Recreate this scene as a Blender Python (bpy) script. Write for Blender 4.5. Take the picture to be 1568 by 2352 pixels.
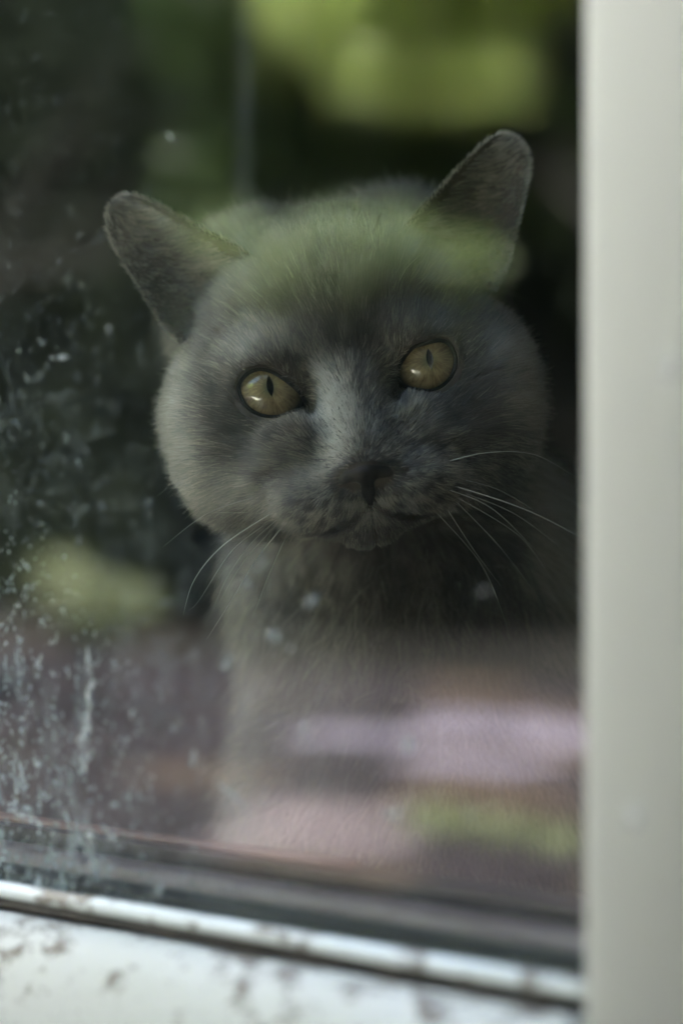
import bpy, math, random
import numpy as np
from mathutils import Vector, Matrix, kdtree

random.seed(7)
rng = np.random.default_rng(7)
S = bpy.context.scene
for o in list(bpy.data.objects):
    bpy.data.objects.remove(o)

# ------------------------------------------------------------------ camera, sky, sun, exposure
CZ = 0.35                       # lens height above the paving
K = 1.0 / 4573.0                # 70 mm lens, picture 2352 units high
cam = bpy.data.cameras.new('camera')
camo = bpy.data.objects.new('camera', cam)
S.collection.objects.link(camo)
camo.location = (0, 0, CZ)
camo.rotation_euler = (math.pi / 2, 0, 0)
cam.sensor_fit = 'VERTICAL'
cam.sensor_height = 36.0
cam.lens = 70.0
cam.clip_start = 0.02
cam.clip_end = 300
cam.dof.use_dof = True
cam.dof.focus_distance = 0.695
cam.dof.aperture_fstop = 3.8
S.camera = camo

ANG = math.atan2(0.618, -0.786)         # direction of the window along the wall
U = np.array([math.cos(ANG), math.sin(ANG)])
N = np.array([-U[1], U[0]])             # outward, to the garden
G0 = np.array([0.0, 0.5465])            # the pane on the camera's axis
SUN_EL = math.radians(65)
SH = -N * math.cos(math.radians(38)) - U * math.sin(math.radians(38))     # behind the house, to its right
sdir = Vector((SH[0] * math.cos(SUN_EL), SH[1] * math.cos(SUN_EL), math.sin(SUN_EL)))

W = bpy.data.worlds.new('World')
S.world = W
W.use_nodes = True
wn = W.node_tree
bg = wn.nodes['Background']
sky = wn.nodes.new('ShaderNodeTexSky')
sky.sky_type = 'NISHITA'
sky.sun_disc = False
sky.sun_elevation = SUN_EL
sky.sun_rotation = math.atan2(sdir.x, sdir.y)
sky.air_density = 1.0
sky.dust_density = 2.5
wn.links.new(sky.outputs[0], bg.inputs[0])
bg.inputs[1].default_value = 0.055
sun = bpy.data.lights.new('sun', 'SUN')
sun.energy = 5.0
sun.angle = math.radians(0.53)
sun.color = (1.0, 0.95, 0.86)
suno = bpy.data.objects.new('sun', sun)
S.collection.objects.link(suno)
suno.rotation_euler = sdir.to_track_quat('Z', 'Y').to_euler()
suno.location = (3, 4, 8)

S.view_settings.view_transform = 'Standard'
S.view_settings.look = 'None'
S.view_settings.gamma = 1.0
S.view_settings.exposure = 4.65
S.view_settings.use_curve_mapping = False
S.view_settings.use_white_balance = True
S.view_settings.white_balance_temperature = 6250
S.view_settings.white_balance_tint = 7
S.render.engine = 'CYCLES'
S.cycles.use_denoising = True
S.cycles.max_bounces = 8
S.cycles.diffuse_bounces = 3
S.cycles.glossy_bounces = 4
S.cycles.transmission_bounces = 6
S.cycles.transparent_max_bounces = 24
S.cycles.sample_clamp_indirect = 0.6
S.cycles.use_adaptive_sampling = False

# ------------------------------------------------------------------ helpers
COL = S.collection

def tag(o, label=None, cat=None, group=None, kind=None):
    if label: o['label'] = label
    if cat: o['category'] = cat
    if group: o['group'] = group
    if kind: o['kind'] = kind
    return o

def empty(name, loc, rz=0.0):
    o = bpy.data.objects.new(name, None)
    o.empty_display_size = 0.05
    COL.objects.link(o)
    o.location = loc
    o.rotation_euler = (0, 0, rz)
    return o

def mesh(name, verts, faces, mat, parent=None, smooth=True):
    me = bpy.data.meshes.new(name)
    if isinstance(verts, np.ndarray) and isinstance(faces, np.ndarray):
        nv, nf, k = len(verts), len(faces), faces.shape[1]
        me.vertices.add(nv)
        me.vertices.foreach_set('co', verts.astype(np.float32).ravel())
        me.loops.add(nf * k)
        me.loops.foreach_set('vertex_index', faces.astype(np.int32).ravel())
        me.polygons.add(nf)
        me.polygons.foreach_set('loop_start', np.arange(0, nf * k, k, dtype=np.int32))
        me.polygons.foreach_set('loop_total', np.full(nf, k, dtype=np.int32))
        me.update(calc_edges=True)
        me.validate()
    else:
        me.from_pydata([tuple(v) for v in verts], [], [tuple(f) for f in faces])
        me.update()
    me.polygons.foreach_set('use_smooth', [smooth] * len(me.polygons))
    me.materials.append(mat)
    o = bpy.data.objects.new(name, me)
    COL.objects.link(o)
    if parent is not None:
        o.parent = parent
    return o

def box(name, x0, x1, y0, y1, z0, z1, mat, parent=None):
    v = [(x, y, z) for x in (x0, x1) for y in (y0, y1) for z in (z0, z1)]
    f = [(0, 1, 3, 2), (4, 6, 7, 5), (0, 4, 5, 1), (2, 3, 7, 6), (0, 2, 6, 4), (1, 5, 7, 3)]
    return mesh(name, v, f, mat, parent, smooth=False)

def prism(name, prof, a0, a1, axis, mat, parent=None, steps=1, wob=0.0, smooth=True):
    """sweep a closed profile [(p, q)] along an axis of the window: axis 'x' -> (a, p, q), axis 'z' -> (p, q, a)"""
    v, f = [], []
    n = len(prof)
    for i in range(steps + 1):
        a = a0 + (a1 - a0) * i / steps
        w = wob * math.sin(a * 37.0) + wob * 0.5 * math.sin(a * 91.0 + 1.0)
        for p, q in prof:
            v.append((a, p, q + w) if axis == 'x' else (p, q + w, a))
    for i in range(steps):
        for j in range(n):
            b = (j + 1) % n
            f.append((i * n + j, i * n + b, (i + 1) * n + b, (i + 1) * n + j))
    f.append(tuple(range(n - 1, -1, -1)))
    f.append(tuple(steps * n + j for j in range(n)))
    o = mesh(name, v, f, mat, parent, smooth)
    import bmesh
    bm = bmesh.new(); bm.from_mesh(o.data)
    bmesh.ops.recalc_face_normals(bm, faces=bm.faces)
    bm.to_mesh(o.data); bm.free()
    return o

def P(px, py, d):
    return np.array([(px - 784) * K * d, d, CZ - (py - 1176) * K * d])

def to_window(p):
    q = np.array(p[:2]) - G0
    return np.array([q @ U, q @ N, p[2]])

def from_window(s, y, z):
    q = G0 + s * U + y * N
    return np.array([q[0], q[1], z])

def mirrored(px, py, d):
    """a real garden point whose image in the pane is seen in the direction (px, py)"""
    s, y, z = to_window(P(px, py, d))
    return from_window(s, -y, z)

def nodes(name):
    m = bpy.data.materials.new(name)
    m.use_nodes = True
    nt = m.node_tree
    return m, nt, nt.nodes['Principled BSDF'], nt.nodes['Material Output']

def add(nt, typ, **kw):
    n = nt.nodes.new(typ)
    for k, v in kw.items():
        if k.startswith('i_'):
            n.inputs[k[2:].replace('_', ' ')].default_value = v
        else:
            setattr(n, k, v)
    return n

def mth(nt, op, a, b=None, c=None, clamp=False):
    n = nt.nodes.new('ShaderNodeMath')
    n.operation = op
    n.use_clamp = clamp
    for i, v in enumerate((a, b, c)):
        if v is None: continue
        if isinstance(v, (int, float)):
            n.inputs[i].default_value = v
        else:
            nt.links.new(v, n.inputs[i])
    return n.outputs[0]

def ramp(nt, src, pts):
    r = nt.nodes.new('ShaderNodeValToRGB')
    el = r.color_ramp.elements
    while len(el) < len(pts): el.new(0.5)
    for e, (p, c) in zip(el, pts):
        e.position = p
        e.color = (c, c, c, 1) if isinstance(c, (int, float)) else (*c, 1)
    nt.links.new(src, r.inputs[0])
    return r.outputs[0]

def noise(nt, vec, scale, detail=4, rough=0.55, sc=None, loc=None):
    if sc or loc:
        mp = nt.nodes.new('ShaderNodeMapping')
        if sc: mp.inputs['Scale'].default_value = sc
        if loc: mp.inputs['Location'].default_value = loc
        nt.links.new(vec, mp.inputs['Vector'])
        vec = mp.outputs[0]
    n = nt.nodes.new('ShaderNodeTexNoise')
    n.inputs['Scale'].default_value = scale
    n.inputs['Detail'].default_value = detail
    n.inputs['Roughness'].default_value = rough
    nt.links.new(vec, n.inputs['Vector'])
    return n.outputs['Fac']

def mixc(nt, fac, a, b):
    m = nt.nodes.new('ShaderNodeMix')
    m.data_type = 'RGBA'
    for sock, v in ((m.inputs[0], fac), (m.inputs[6], a), (m.inputs[7], b)):
        if isinstance(v, (int, float)): sock.default_value = v
        elif isinstance(v, tuple): sock.default_value = (*v, 1)
        else: nt.links.new(v, sock)
    return m.outputs[2]

def objco(nt):
    return nt.nodes.new('ShaderNodeTexCoord').outputs['Object']

def plain(name, c1, c2, scale=20, rough=0.7, bump=0.0, sc=None, spec=0.5):
    m, nt, b, out = nodes(name)
    co = objco(nt)
    f = noise(nt, co, scale, sc=sc)
    nt.links.new(mixc(nt, ramp(nt, f, [(0.35, 0.0), (0.65, 1.0)]), c1, c2), b.inputs['Base Color'])
    b.inputs['Roughness'].default_value = rough
    b.inputs['Specular IOR Level'].default_value = spec
    if bump:
        bp = nt.nodes.new('ShaderNodeBump')
        bp.inputs['Distance'].default_value = bump
        nt.links.new(f, bp.inputs['Height'])
        nt.links.new(bp.outputs[0], b.inputs['Normal'])
    return m

# ------------------------------------------------------------------ materials
def paint_material(name, base, dirt, spots=1.0, gloss=0.35):
    m, nt, b, out = nodes(name)
    co = objco(nt)
    grime = noise(nt, co, 9, 5, 0.6)
    c = mixc(nt, ramp(nt, grime, [(0.35, 0.0), (0.75, 0.5)]), base, (base[0] * 0.72, base[1] * 0.76, base[2] * 0.66) if spots else tuple(x * 0.9 for x in base))
    if spots:
        sp = noise(nt, co, 130, 6, 0.68, sc=(0.6, 1.0, 0.9))
        big = noise(nt, co, 17, 3, 0.5, loc=(3.1, 0, 0))
        g = mth(nt, 'ADD', sp, mth(nt, 'MULTIPLY', big, 0.55))
        # dirt gathers on the sloping top of the rail
        geo = nt.nodes.new('ShaderNodeNewGeometry')
        sep = nt.nodes.new('ShaderNodeSeparateXYZ')
        nt.links.new(geo.outputs['Normal'], sep.inputs[0])
        up = mth(nt, 'MULTIPLY', mth(nt, 'MAXIMUM', sep.outputs['Z'], 0.0), 0.07)
        g = mth(nt, 'ADD', g, up)
        mask = ramp(nt, g, [(0.82 - 0.02 * spots, 0.0), (0.93, 0.9)])
        c = mixc(nt, mask, c, dirt)
        fine = noise(nt, co, 420, 2, 0.5)
        c = mixc(nt, ramp(nt, fine, [(0.66, 0.0), (0.74, 0.5)]), c, dirt)
        bp = nt.nodes.new('ShaderNodeBump')
        bp.inputs['Distance'].default_value = 0.0006
        bp.inputs['Strength'].default_value = 0.6
        nt.links.new(g, bp.inputs['Height'])
        nt.links.new(bp.outputs[0], b.inputs['Normal'])
    nt.links.new(c, b.inputs['Base Color'])
    b.inputs['Roughness'].default_value = gloss
    return m

M_RAIL = paint_material('rail_paint', (0.60, 0.605, 0.545), (0.11, 0.085, 0.055), 1.0, 0.42)
M_STILE = paint_material('stile_paint', (0.78, 0.80, 0.76), (0.35, 0.33, 0.28), 0.0, 0.45)
M_BEAD = paint_material('bead_paint', (0.78, 0.82, 0.80), (0.2, 0.17, 0.13), 0.4, 0.22)
M_GASKET = plain('black_rubber', (0.018, 0.016, 0.014), (0.05, 0.042, 0.034), 120, 0.6)
M_SPACER = plain('dark_spacer', (0.03, 0.035, 0.034), (0.06, 0.065, 0.062), 60, 0.5)
M_PINK = plain('pinkish_inner_paint', (0.32, 0.24, 0.25), (0.52, 0.42, 0.43), 25, 0.45, sc=(1, 4, 4))
M_RED = plain('reddish_wood', (0.20, 0.11, 0.09), (0.30, 0.18, 0.15), 40, 0.5, sc=(0.3, 3, 3))
M_WALL = plain('house_render', (0.52, 0.50, 0.45), (0.62, 0.60, 0.55), 6, 0.9)
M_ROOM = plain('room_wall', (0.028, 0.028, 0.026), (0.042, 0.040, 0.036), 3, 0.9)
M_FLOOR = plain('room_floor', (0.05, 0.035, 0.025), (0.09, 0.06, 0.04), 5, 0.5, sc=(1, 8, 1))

def glass_material(name, dirty):
    m, nt, b, out = nodes(name)
    nt.nodes.remove(b)
    geo = nt.nodes.new('ShaderNodeNewGeometry')
    dot = nt.nodes.new('ShaderNodeVectorMath'); dot.operation = 'DOT_PRODUCT'
    nt.links.new(geo.outputs['Incoming'], dot.inputs[0])
    nt.links.new(geo.outputs['Normal'], dot.inputs[1])
    c = mth(nt, 'ABSOLUTE', dot.outputs['Value'])
    inv = mth(nt, 'POWER', mth(nt, 'SUBTRACT', 1.0, c), 5.0)
    R = mth(nt, 'MULTIPLY_ADD', inv, 0.96, 0.04)
    tr = add(nt, 'ShaderNodeBsdfTransparent'); tr.inputs[0].default_value = (0.975, 0.985, 0.975, 1)
    gl = add(nt, 'ShaderNodeBsdfGlossy'); gl.inputs['Roughness'].default_value = 0.0
    mx = nt.nodes.new('ShaderNodeMixShader')
    nt.links.new(R, mx.inputs[0]); nt.links.new(tr.outputs[0], mx.inputs[1]); nt.links.new(gl.outputs[0], mx.inputs[2])
    last = mx.outputs[0]
    if dirty:
        co = objco(nt)
        sep = nt.nodes.new('ShaderNodeSeparateXYZ'); nt.links.new(co, sep.inputs[0])
        x, z = sep.outputs['X'], sep.outputs['Z']
        # more splash near the bottom and towards the far (left) end
        low = mth(nt, 'MULTIPLY_ADD', mth(nt, 'SUBTRACT', z, 0.234), -4.2, 1.0, clamp=True)
        far = mth(nt, 'MULTIPLY_ADD', x, 6.5, 0.14, clamp=True)
        lf = mth(nt, 'MULTIPLY', low, far)
        amt = mth(nt, 'MULTIPLY_ADD', far, 0.10, mth(nt, 'MULTIPLY', mth(nt, 'POWER', lf, 1.3), 1.0))
        # thin film wiped into vertical runs
        film = noise(nt, co, 160, 6, 0.72, sc=(1.0, 1.0, 0.42))
        film2 = noise(nt, co, 14, 3, 0.5, sc=(1.0, 1.0, 0.7), loc=(1.7, 0, 4))
        f1 = mth(nt, 'MULTIPLY', ramp(nt, film, [(0.50, 0.0), (0.66, 1.0)]), ramp(nt, film2, [(0.38, 0.08), (0.62, 1.0)]))
        # dried drops: two sizes
        dn = nt.nodes.new('ShaderNodeTexNoise'); dn.inputs['Scale'].default_value = 170; dn.inputs['Detail'].default_value = 3
        nt.links.new(co, dn.inputs['Vector'])
        dsub = nt.nodes.new('ShaderNodeVectorMath'); dsub.operation = 'SUBTRACT'; dsub.inputs[1].default_value = (0.5, 0.5, 0.5)
        nt.links.new(dn.outputs['Color'], dsub.inputs[0])
        dsc = nt.nodes.new('ShaderNodeVectorMath'); dsc.operation = 'SCALE'; dsc.inputs['Scale'].default_value = 0.010
        nt.links.new(dsub.outputs[0], dsc.inputs[0])
        dad = nt.nodes.new('ShaderNodeVectorMath'); dad.operation = 'ADD'
        nt.links.new(co, dad.inputs[0]); nt.links.new(dsc.outputs[0], dad.inputs[1])
        cw = dad.outputs[0]
        def drops(scale, cut, seed, edge):
            mp = nt.nodes.new('ShaderNodeMapping'); mp.inputs['Location'].default_value = (seed, seed * 2, seed)
            mp.inputs['Scale'].default_value = (1, 1, 0.8)
            nt.links.new(cw, mp.inputs['Vector'])
            v = nt.nodes.new('ShaderNodeTexVoronoi'); v.inputs['Scale'].default_value = scale
            nt.links.new(mp.outputs[0], v.inputs['Vector'])
            pick = nt.nodes.new('ShaderNodeSeparateColor'); nt.links.new(v.outputs['Color'], pick.inputs[0])
            on = ramp(nt, pick.outputs[0], [(cut, 0.0), (cut + 0.02, 1.0)])
            wob = mth(nt, 'MULTIPLY_ADD', noise(nt, co, scale * 6, 2), 0.16, -0.08)
            r = mth(nt, 'ADD', v.outputs['Distance'], wob)
            return mth(nt, 'MULTIPLY', on, ramp(nt, r, [(edge * 0.5, 0.8), (edge, 0.0)]))
        dA = mth(nt, 'MULTIPLY', drops(420, 0.55, 1.3, 0.36), 0.5)
        dB = mth(nt, 'MULTIPLY', drops(150, 0.74, 5.1, 0.24), 0.55)
        dr = mth(nt, 'ADD', dA, dB)
        dust = mth(nt, 'MULTIPLY', mth(nt, 'MULTIPLY', noise(nt, co, 5, 3), 0.010), low)
        tot = mth(nt, 'ADD', mth(nt, 'ADD', mth(nt, 'MULTIPLY', mth(nt, 'MULTIPLY', f1, 1.2), mth(nt, 'MULTIPLY', mth(nt, 'POWER', lf, 2.4), 1.15)), mth(nt, 'MULTIPLY', mth(nt, 'MULTIPLY', dr, 2.0), mth(nt, 'ADD', mth(nt, 'MULTIPLY', mth(nt, 'POWER', low, 3.0), 0.05), mth(nt, 'MULTIPLY_ADD', far, 0.08, mth(nt, 'MULTIPLY', mth(nt, 'POWER', lf, 1.5), 0.9))))), dust)
        sx = mth(nt, 'DIVIDE', mth(nt, 'ADD', mth(nt, 'SUBTRACT', x, 0.0366), mth(nt, 'MULTIPLY', mth(nt, 'SUBTRACT', noise(nt, co, 30, 2), 0.5), 0.003)), 0.0019)
        sg_ = mth(nt, 'POWER', 2.718, mth(nt, 'MULTIPLY', mth(nt, 'MULTIPLY', sx, sx), -1.0))
        up_ = ramp(nt, mth(nt, 'MULTIPLY_ADD', z, 10.0, -3.6), [(0.35, 0.0), (0.55, 1.0)])
        tot = mth(nt, 'ADD', tot, mth(nt, 'MULTIPLY', mth(nt, 'MULTIPLY', sg_, up_), mth(nt, 'MULTIPLY', noise(nt, co, 40, 4), 0.10)))
        df = add(nt, 'ShaderNodeBsdfDiffuse'); df.inputs[0].default_value = (0.60, 0.70, 0.70, 1)
        tl = add(nt, 'ShaderNodeBsdfTranslucent'); tl.inputs[0].default_value = (0.60, 0.70, 0.70, 1)
        md = nt.nodes.new('ShaderNodeMixShader'); md.inputs[0].default_value = 0.4
        nt.links.new(df.outputs[0], md.inputs[1]); nt.links.new(tl.outputs[0], md.inputs[2])
        m2 = nt.nodes.new('ShaderNodeMixShader')
        nt.links.new(tot, m2.inputs[0]); nt.links.new(last, m2.inputs[1]); nt.links.new(md.outputs[0], m2.inputs[2])
        last = m2.outputs[0]
    nt.links.new(last, out.inputs['Surface'])
    return m

M_GLASS = glass_material('dirty_glass', True)
M_GLASS2 = glass_material('clean_glass', False)
M_SPLASH = plain('dried_splash', (0.50, 0.56, 0.54), (0.66, 0.70, 0.66), 300, 0.8)
_nt = M_SPLASH.node_tree
_tr = _nt.nodes.new('ShaderNodeBsdfTransparent')
_mx = _nt.nodes.new('ShaderNodeMixShader')
_nt.links.new(ramp(_nt, noise(_nt, objco(_nt), 380, 4, 0.65, sc=(1, 1, 0.6)), [(0.40, 0.05), (0.66, 0.65)]), _mx.inputs[0])
_nt.links.new(_tr.outputs[0], _mx.inputs[1]); _nt.links.new(_nt.nodes['Principled BSDF'].outputs[0], _mx.inputs[2])
_nt.links.new(_mx.outputs[0], _nt.nodes['Material Output'].inputs['Surface'])

# ------------------------------------------------------------------ house: wall, roof, room
win = empty('window', (G0[0], G0[1], 0), ANG)
tag(win, 'white framed window with dirty rain-spotted glass in front of the grey cat', 'window')
GZ = 0.2336                                # lower edge of the visible glass
ZT = 1.30
S0, S1 = -0.0828, 1.02
house = empty('house_wall', (G0[0], G0[1], 0), ANG)
tag(house, kind='structure')
WY = -0.02
TH = 0.22
HH = 2.55
for nm, a in (('wall_panel', (-3.2, S0 - 0.081, 0, HH)), ('wall_panel', (S1 + 0.081, 3.6, 0, HH)),
              ('wall_panel', (S0 - 0.081, S1 + 0.081, ZT + 0.081, HH)), ('wall_panel', (S0 - 0.081, S1 + 0.081, 0, 0.085))):
    box(nm, a[0], a[1], WY - TH, WY, a[2], a[3], M_WALL, house)
eave = box('eave', -3.4, 3.8, -4.6, 0.06, HH + 0.004, HH + 0.12, M_WALL, house)
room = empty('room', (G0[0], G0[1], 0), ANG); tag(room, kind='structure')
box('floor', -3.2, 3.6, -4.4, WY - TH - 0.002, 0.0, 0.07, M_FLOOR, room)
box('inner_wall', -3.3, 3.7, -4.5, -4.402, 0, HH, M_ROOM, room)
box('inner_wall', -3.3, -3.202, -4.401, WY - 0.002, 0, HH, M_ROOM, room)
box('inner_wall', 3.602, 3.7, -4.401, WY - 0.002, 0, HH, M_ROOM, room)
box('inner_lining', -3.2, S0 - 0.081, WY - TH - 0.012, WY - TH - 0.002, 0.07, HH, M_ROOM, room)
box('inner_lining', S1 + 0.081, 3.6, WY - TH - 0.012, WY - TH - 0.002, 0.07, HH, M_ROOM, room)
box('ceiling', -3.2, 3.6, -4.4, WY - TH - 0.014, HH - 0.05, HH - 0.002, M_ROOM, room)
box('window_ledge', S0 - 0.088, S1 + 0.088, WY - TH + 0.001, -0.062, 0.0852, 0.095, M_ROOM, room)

# ------------------------------------------------------------------ window frame
def arc(cx, cy, r, a0, a1, n=8):
    return [(cx + r * math.cos(math.radians(a0 + (a1 - a0) * i / n)), cy + r * math.sin(math.radians(a0 + (a1 - a0) * i / n))) for i in range(n + 1)]

# stile profile in (s, y): its soft rounded corner faces the glass
st = [(S0, -0.012), (S0, 0.0085)]
for i in range(1, 30):
    q = i / 29.0
    slope = math.radians(68 - 60 * min(1, q / 0.16) - 30 * max(0, (q - 0.16) / 0.84))
    px_, py_ = st[-1]
    st.append((px_ - 0.0024 * math.cos(slope) * (0.5 if q < 0.16 else 1.0), py_ + 0.0024 * math.sin(slope) * (0.5 if q < 0.16 else 1.0)))
st += [(S0 - 0.080, st[-1][1] - 0.004), (S0 - 0.080, -0.060), (S0, -0.060)]
prism('stile', st, 0.098, ZT + 0.08, 'z', M_STILE, win)
st2 = [(2 * S1 - (x - S0) - S0 - (S1 - S0) + 0.0, y) for x, y in st]
st2 = [(S1 + (S0 - x), y) for x, y in st]
prism('stile', st2, 0.098, ZT + 0.08, 'z', M_STILE, win)
# bottom rail profile in (y, z)
rail = [(-0.060, 0.098), (-0.060, GZ - 0.014), (0.0050, GZ - 0.0092)] + \
       arc(0.0064, GZ - 0.0104, 0.0022, 120, 70, 4) + [(0.0068 + 0.0150 * math.sin(math.radians(a_)) ** 1.15, GZ - 0.0085 - 0.0400 * (1 - math.cos(math.radians(a_)))) for a_ in range(10, 91, 5)] + [(0.0228, 0.120)] + arc(0.019, 0.105, 0.005, 0, -80, 4) + [(0.010, 0.098)]
prism('bottom_rail', rail, S0 + 0.0005, S1 - 0.0005, 'x', M_RAIL, win, steps=200, wob=0.00006)
prism('top_rail', [(-0.06, ZT), (0.012, ZT), (0.018, ZT + 0.01), (0.018, ZT + 0.08), (-0.06, ZT + 0.08)], S0 + 0.0005, S1 - 0.0005, 'x', M_STILE, win)
bead = [(0.0006, GZ - 0.0050), (0.0006, GZ - 0.0002)] + arc(0.0022, GZ - 0.0026, 0.0027, 105, -50, 10)
prism('glazing_bead', bead, S0 + 0.001, S1 - 0.001, 'x', M_BEAD, win, steps=200, wob=0.00004)
prism('gasket', [(-0.001, GZ - 0.0085), (-0.001, GZ - 0.0050), (0.0016, GZ - 0.0050), (0.0030, GZ - 0.0062), (0.0030, GZ - 0.0085)], S0 + 0.001, S1 - 0.001, 'x', M_GASKET, win, steps=60, wob=0.00005)
box('glass_pane', S0 - 0.004, S1 + 0.004, -0.0040, 0.0, GZ - 0.004, ZT + 0.004, M_GLASS, win)
box('glass_pane', S0 - 0.004, S1 + 0.004, -0.0200, -0.0160, GZ - 0.004, ZT + 0.004, M_GLASS2, win)
box('spacer_bar', S0 + 0.001, S1 - 0.001, -0.0155, -0.0045, GZ - 0.004, GZ + 0.0016, M_SPACER, win)
prism('inner_bead', [(-0.0205, GZ - 0.010), (-0.0205, GZ + 0.0036), (-0.0225, GZ + 0.0050), (-0.031, GZ + 0.0052), (-0.034, GZ + 0.003), (-0.034, GZ - 0.010)], S0 + 0.001, S1 - 0.001, 'x', M_PINK, win, steps=100, wob=0.00006)
box('inner_rail', S0 + 0.001, S1 - 0.001, -0.0500, -0.0345, GZ - 0.010, GZ + 0.0092, M_SPACER, win)
prism('seal_strip', [(-0.0400, GZ + 0.0094), (-0.0400, GZ + 0.0112), (-0.0440, GZ + 0.0118), (-0.0480, GZ + 0.0094)], 0.03, S1 - 0.001, 'x', M_RED, win, steps=60, wob=0.00006)  # cut short on the right in place of fading into shadow

# splashes big enough to tell apart: irregular dried crusts on the outer pane
def on_pane(px, py):
    # intersect the ray with the pane plane y=0
    d = P(px, py, 1.0)
    o = np.array([0, 0, CZ])
    r = d - o
    t = (G0 @ N) / (r[:2] @ N)
    p = o + r * t
    s = (p[:2] - G0) @ U
    return s, p[2]

def splash(pts, w, h=0.0004):
    """pts: pixels along the mark, w: half width in picture units at each"""
    q = [on_pane(*p) for p in pts]
    n = 40
    ctr = []
    for i in range(n):
        t = i / (n - 1) * (len(q) - 1)
        k = min(int(t), len(q) - 2); f = t - k
        ctr.append((q[k][0] * (1 - f) + q[k + 1][0] * f, q[k][1] * (1 - f) + q[k + 1][1] * f, w[k] * (1 - f) + w[k + 1] * f))
    ctr = np.array(ctr)
    v, f = [], []
    ph = random.uniform(0, 9)
    for i in range(n):
        s, z, ww = ctr[i]
        a = ctr[min(i + 1, n - 1)] - ctr[max(i - 1, 0)]
        L = math.hypot(a[0], a[1]) + 1e-9
        nx, nz = -a[1] / L, a[0] / L
        e = math.sin(math.pi * (i + 0.4) / (n - 0.2)) ** 0.4
        hw = ww * K * 0.58 * e
        l = hw * (1 + 0.40 * math.sin(i * 0.9 + ph) + 0.40 * random.uniform(-1, 1))
        r = hw * (1 + 0.40 * math.sin(i * 0.7 + ph * 2) + 0.40 * random.uniform(-1, 1))
        v += [(s + nx * l, 0.00004, z + nz * l), (s + nx * l * 0.5, h * e, z + nz * l * 0.5), (s - nx * r * 0.5, h * e, z - nz * r * 0.5), (s - nx * r, 0.00004, z - nz * r)]
    for i in range(n - 1):
        for j in range(3):
            f.append((i * 4 + j, i * 4 + j + 1, (i + 1) * 4 + j + 1, (i + 1) * 4 + j))
        f.append((i * 4 + 3, i * 4, (i + 1) * 4, (i + 1) * 4 + 3))
    f += [(0, 3, 2, 1), tuple((n - 1) * 4 + j for j in range(4))]
    return mesh('dried_splash', v, f, M_SPLASH, win)

M_SPOT = plain('stile_spot', (0.50, 0.49, 0.44), (0.56, 0.55, 0.50), 80, 0.8)
for k_, (s_, z_) in enumerate(((-0.1085, 0.3835), (-0.0985, 0.2765), (-0.1160, 0.2925))):
    q_ = min(range(len(st)), key=lambda i: abs(st[i][0] - s_) + (0 if st[i][1] > 0 else 9))
    v_ = [(st[q_][0] + 0.0021 * math.cos(a_ * math.pi / 6), st[q_][1] + 0.0006 - 0.25 * 0.0021 * math.cos(a_ * math.pi / 6) * 0, z_ + 0.0021 * math.sin(a_ * math.pi / 6)) for a_ in range(12)]
    v_ += [(x_, y_ - 0.0012, z2_) for x_, y_, z2_ in v_]
    mesh('paint_speck', v_, [tuple(range(12))] + [(i, (i + 1) % 12, (i + 1) % 12 + 12, i + 12) for i in range(12)], M_SPOT, win, smooth=False)

SPL = [([(200, 1485), (206, 1540), (209, 1600), (205, 1650), (193, 1700), (200, 1740), (192, 1790)], [12, 17, 14, 10, 18, 22, 12]),
       ([(205, 1890), (212, 1960), (210, 2010)], [12, 13, 8]), ([(385, 305), (405, 330)], [2.5, 4]),
       ([(250, 745), (252, 765)], [7, 8]), ([(700, 1390), (730, 1370)], [7, 9]), ([(880, 1870), (930, 1868)], [9, 8]), ([(560, 1330), (575, 1350)], [6, 7]), ([(1075, 1870), (1080, 1866)], [9, 9]), ([(490, 1790), (540, 1830), (575, 1865)], [3, 4, 3]), ([(20, 1850), (60, 1880), (110, 1900)], [10, 12, 8]), ([(250, 1900), (262, 1935)], [14, 16]),
       ([(98, 1503), (84, 1530), (68, 1562)], [6, 7, 4]),
       ([(50, 1752), (53, 1780), (60, 1805)], [5, 7, 5]),
       ([(56, 1640), (55, 1668)], [5, 6]),
       ([(446, 1722), (440, 1760)], [8, 11]),
       ([(305, 1625), (303, 1650)], [7, 8]),
       ([(700, 1662), (688, 1705)], [10, 8]),
       ([(584, 1455), (584, 1466)], [8, 8]), ([(610, 1455), (640, 1462)], [12, 14]), ([(660, 1483), (670, 1495)], [9, 9]),
       ([(600, 1288), (604, 1302)], [10, 11]),
       ([(118, 822), (160, 821)], [5, 5]), ([(464, 710), (462, 735)], [4, 5]),
       ([(530, 1505), (512, 1540)], [7, 8]), ([(182, 1232), (184, 1246)], [5, 6]),
       ([(1112, 1348), (1114, 1362)], [13, 13]), ([(925, 1725), (950, 1700)], [10, 14]),
       ([(0, 1445), (30, 1415), (52, 1370), (58, 1340)], [2, 2.5, 2.5, 2]),
       ([(368, 2025), (365, 2060)], [13, 6]), ([(94, 1985), (98, 1996)], [7, 5])]
for p, w in SPL:
    splash(p, w)

# ------------------------------------------------------------------ the cat
# head frame: x to the picture's right, y away from the lens, z up; millimetres, origin between the eyes
O = P(802, 872, 0.70)
ROLL = math.radians(9.2)
cr, sr = math.cos(ROLL), math.sin(ROLL)
RH = np.array([[cr, 0, -sr], [0, 1, 0], [sr, 0, cr]])       # head -> world-aligned

def h2w(p):
    return (RH @ np.asarray(p, float).T).T

def w2h(p):
    return (RH.T @ np.asarray(p, float).T).T

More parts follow.
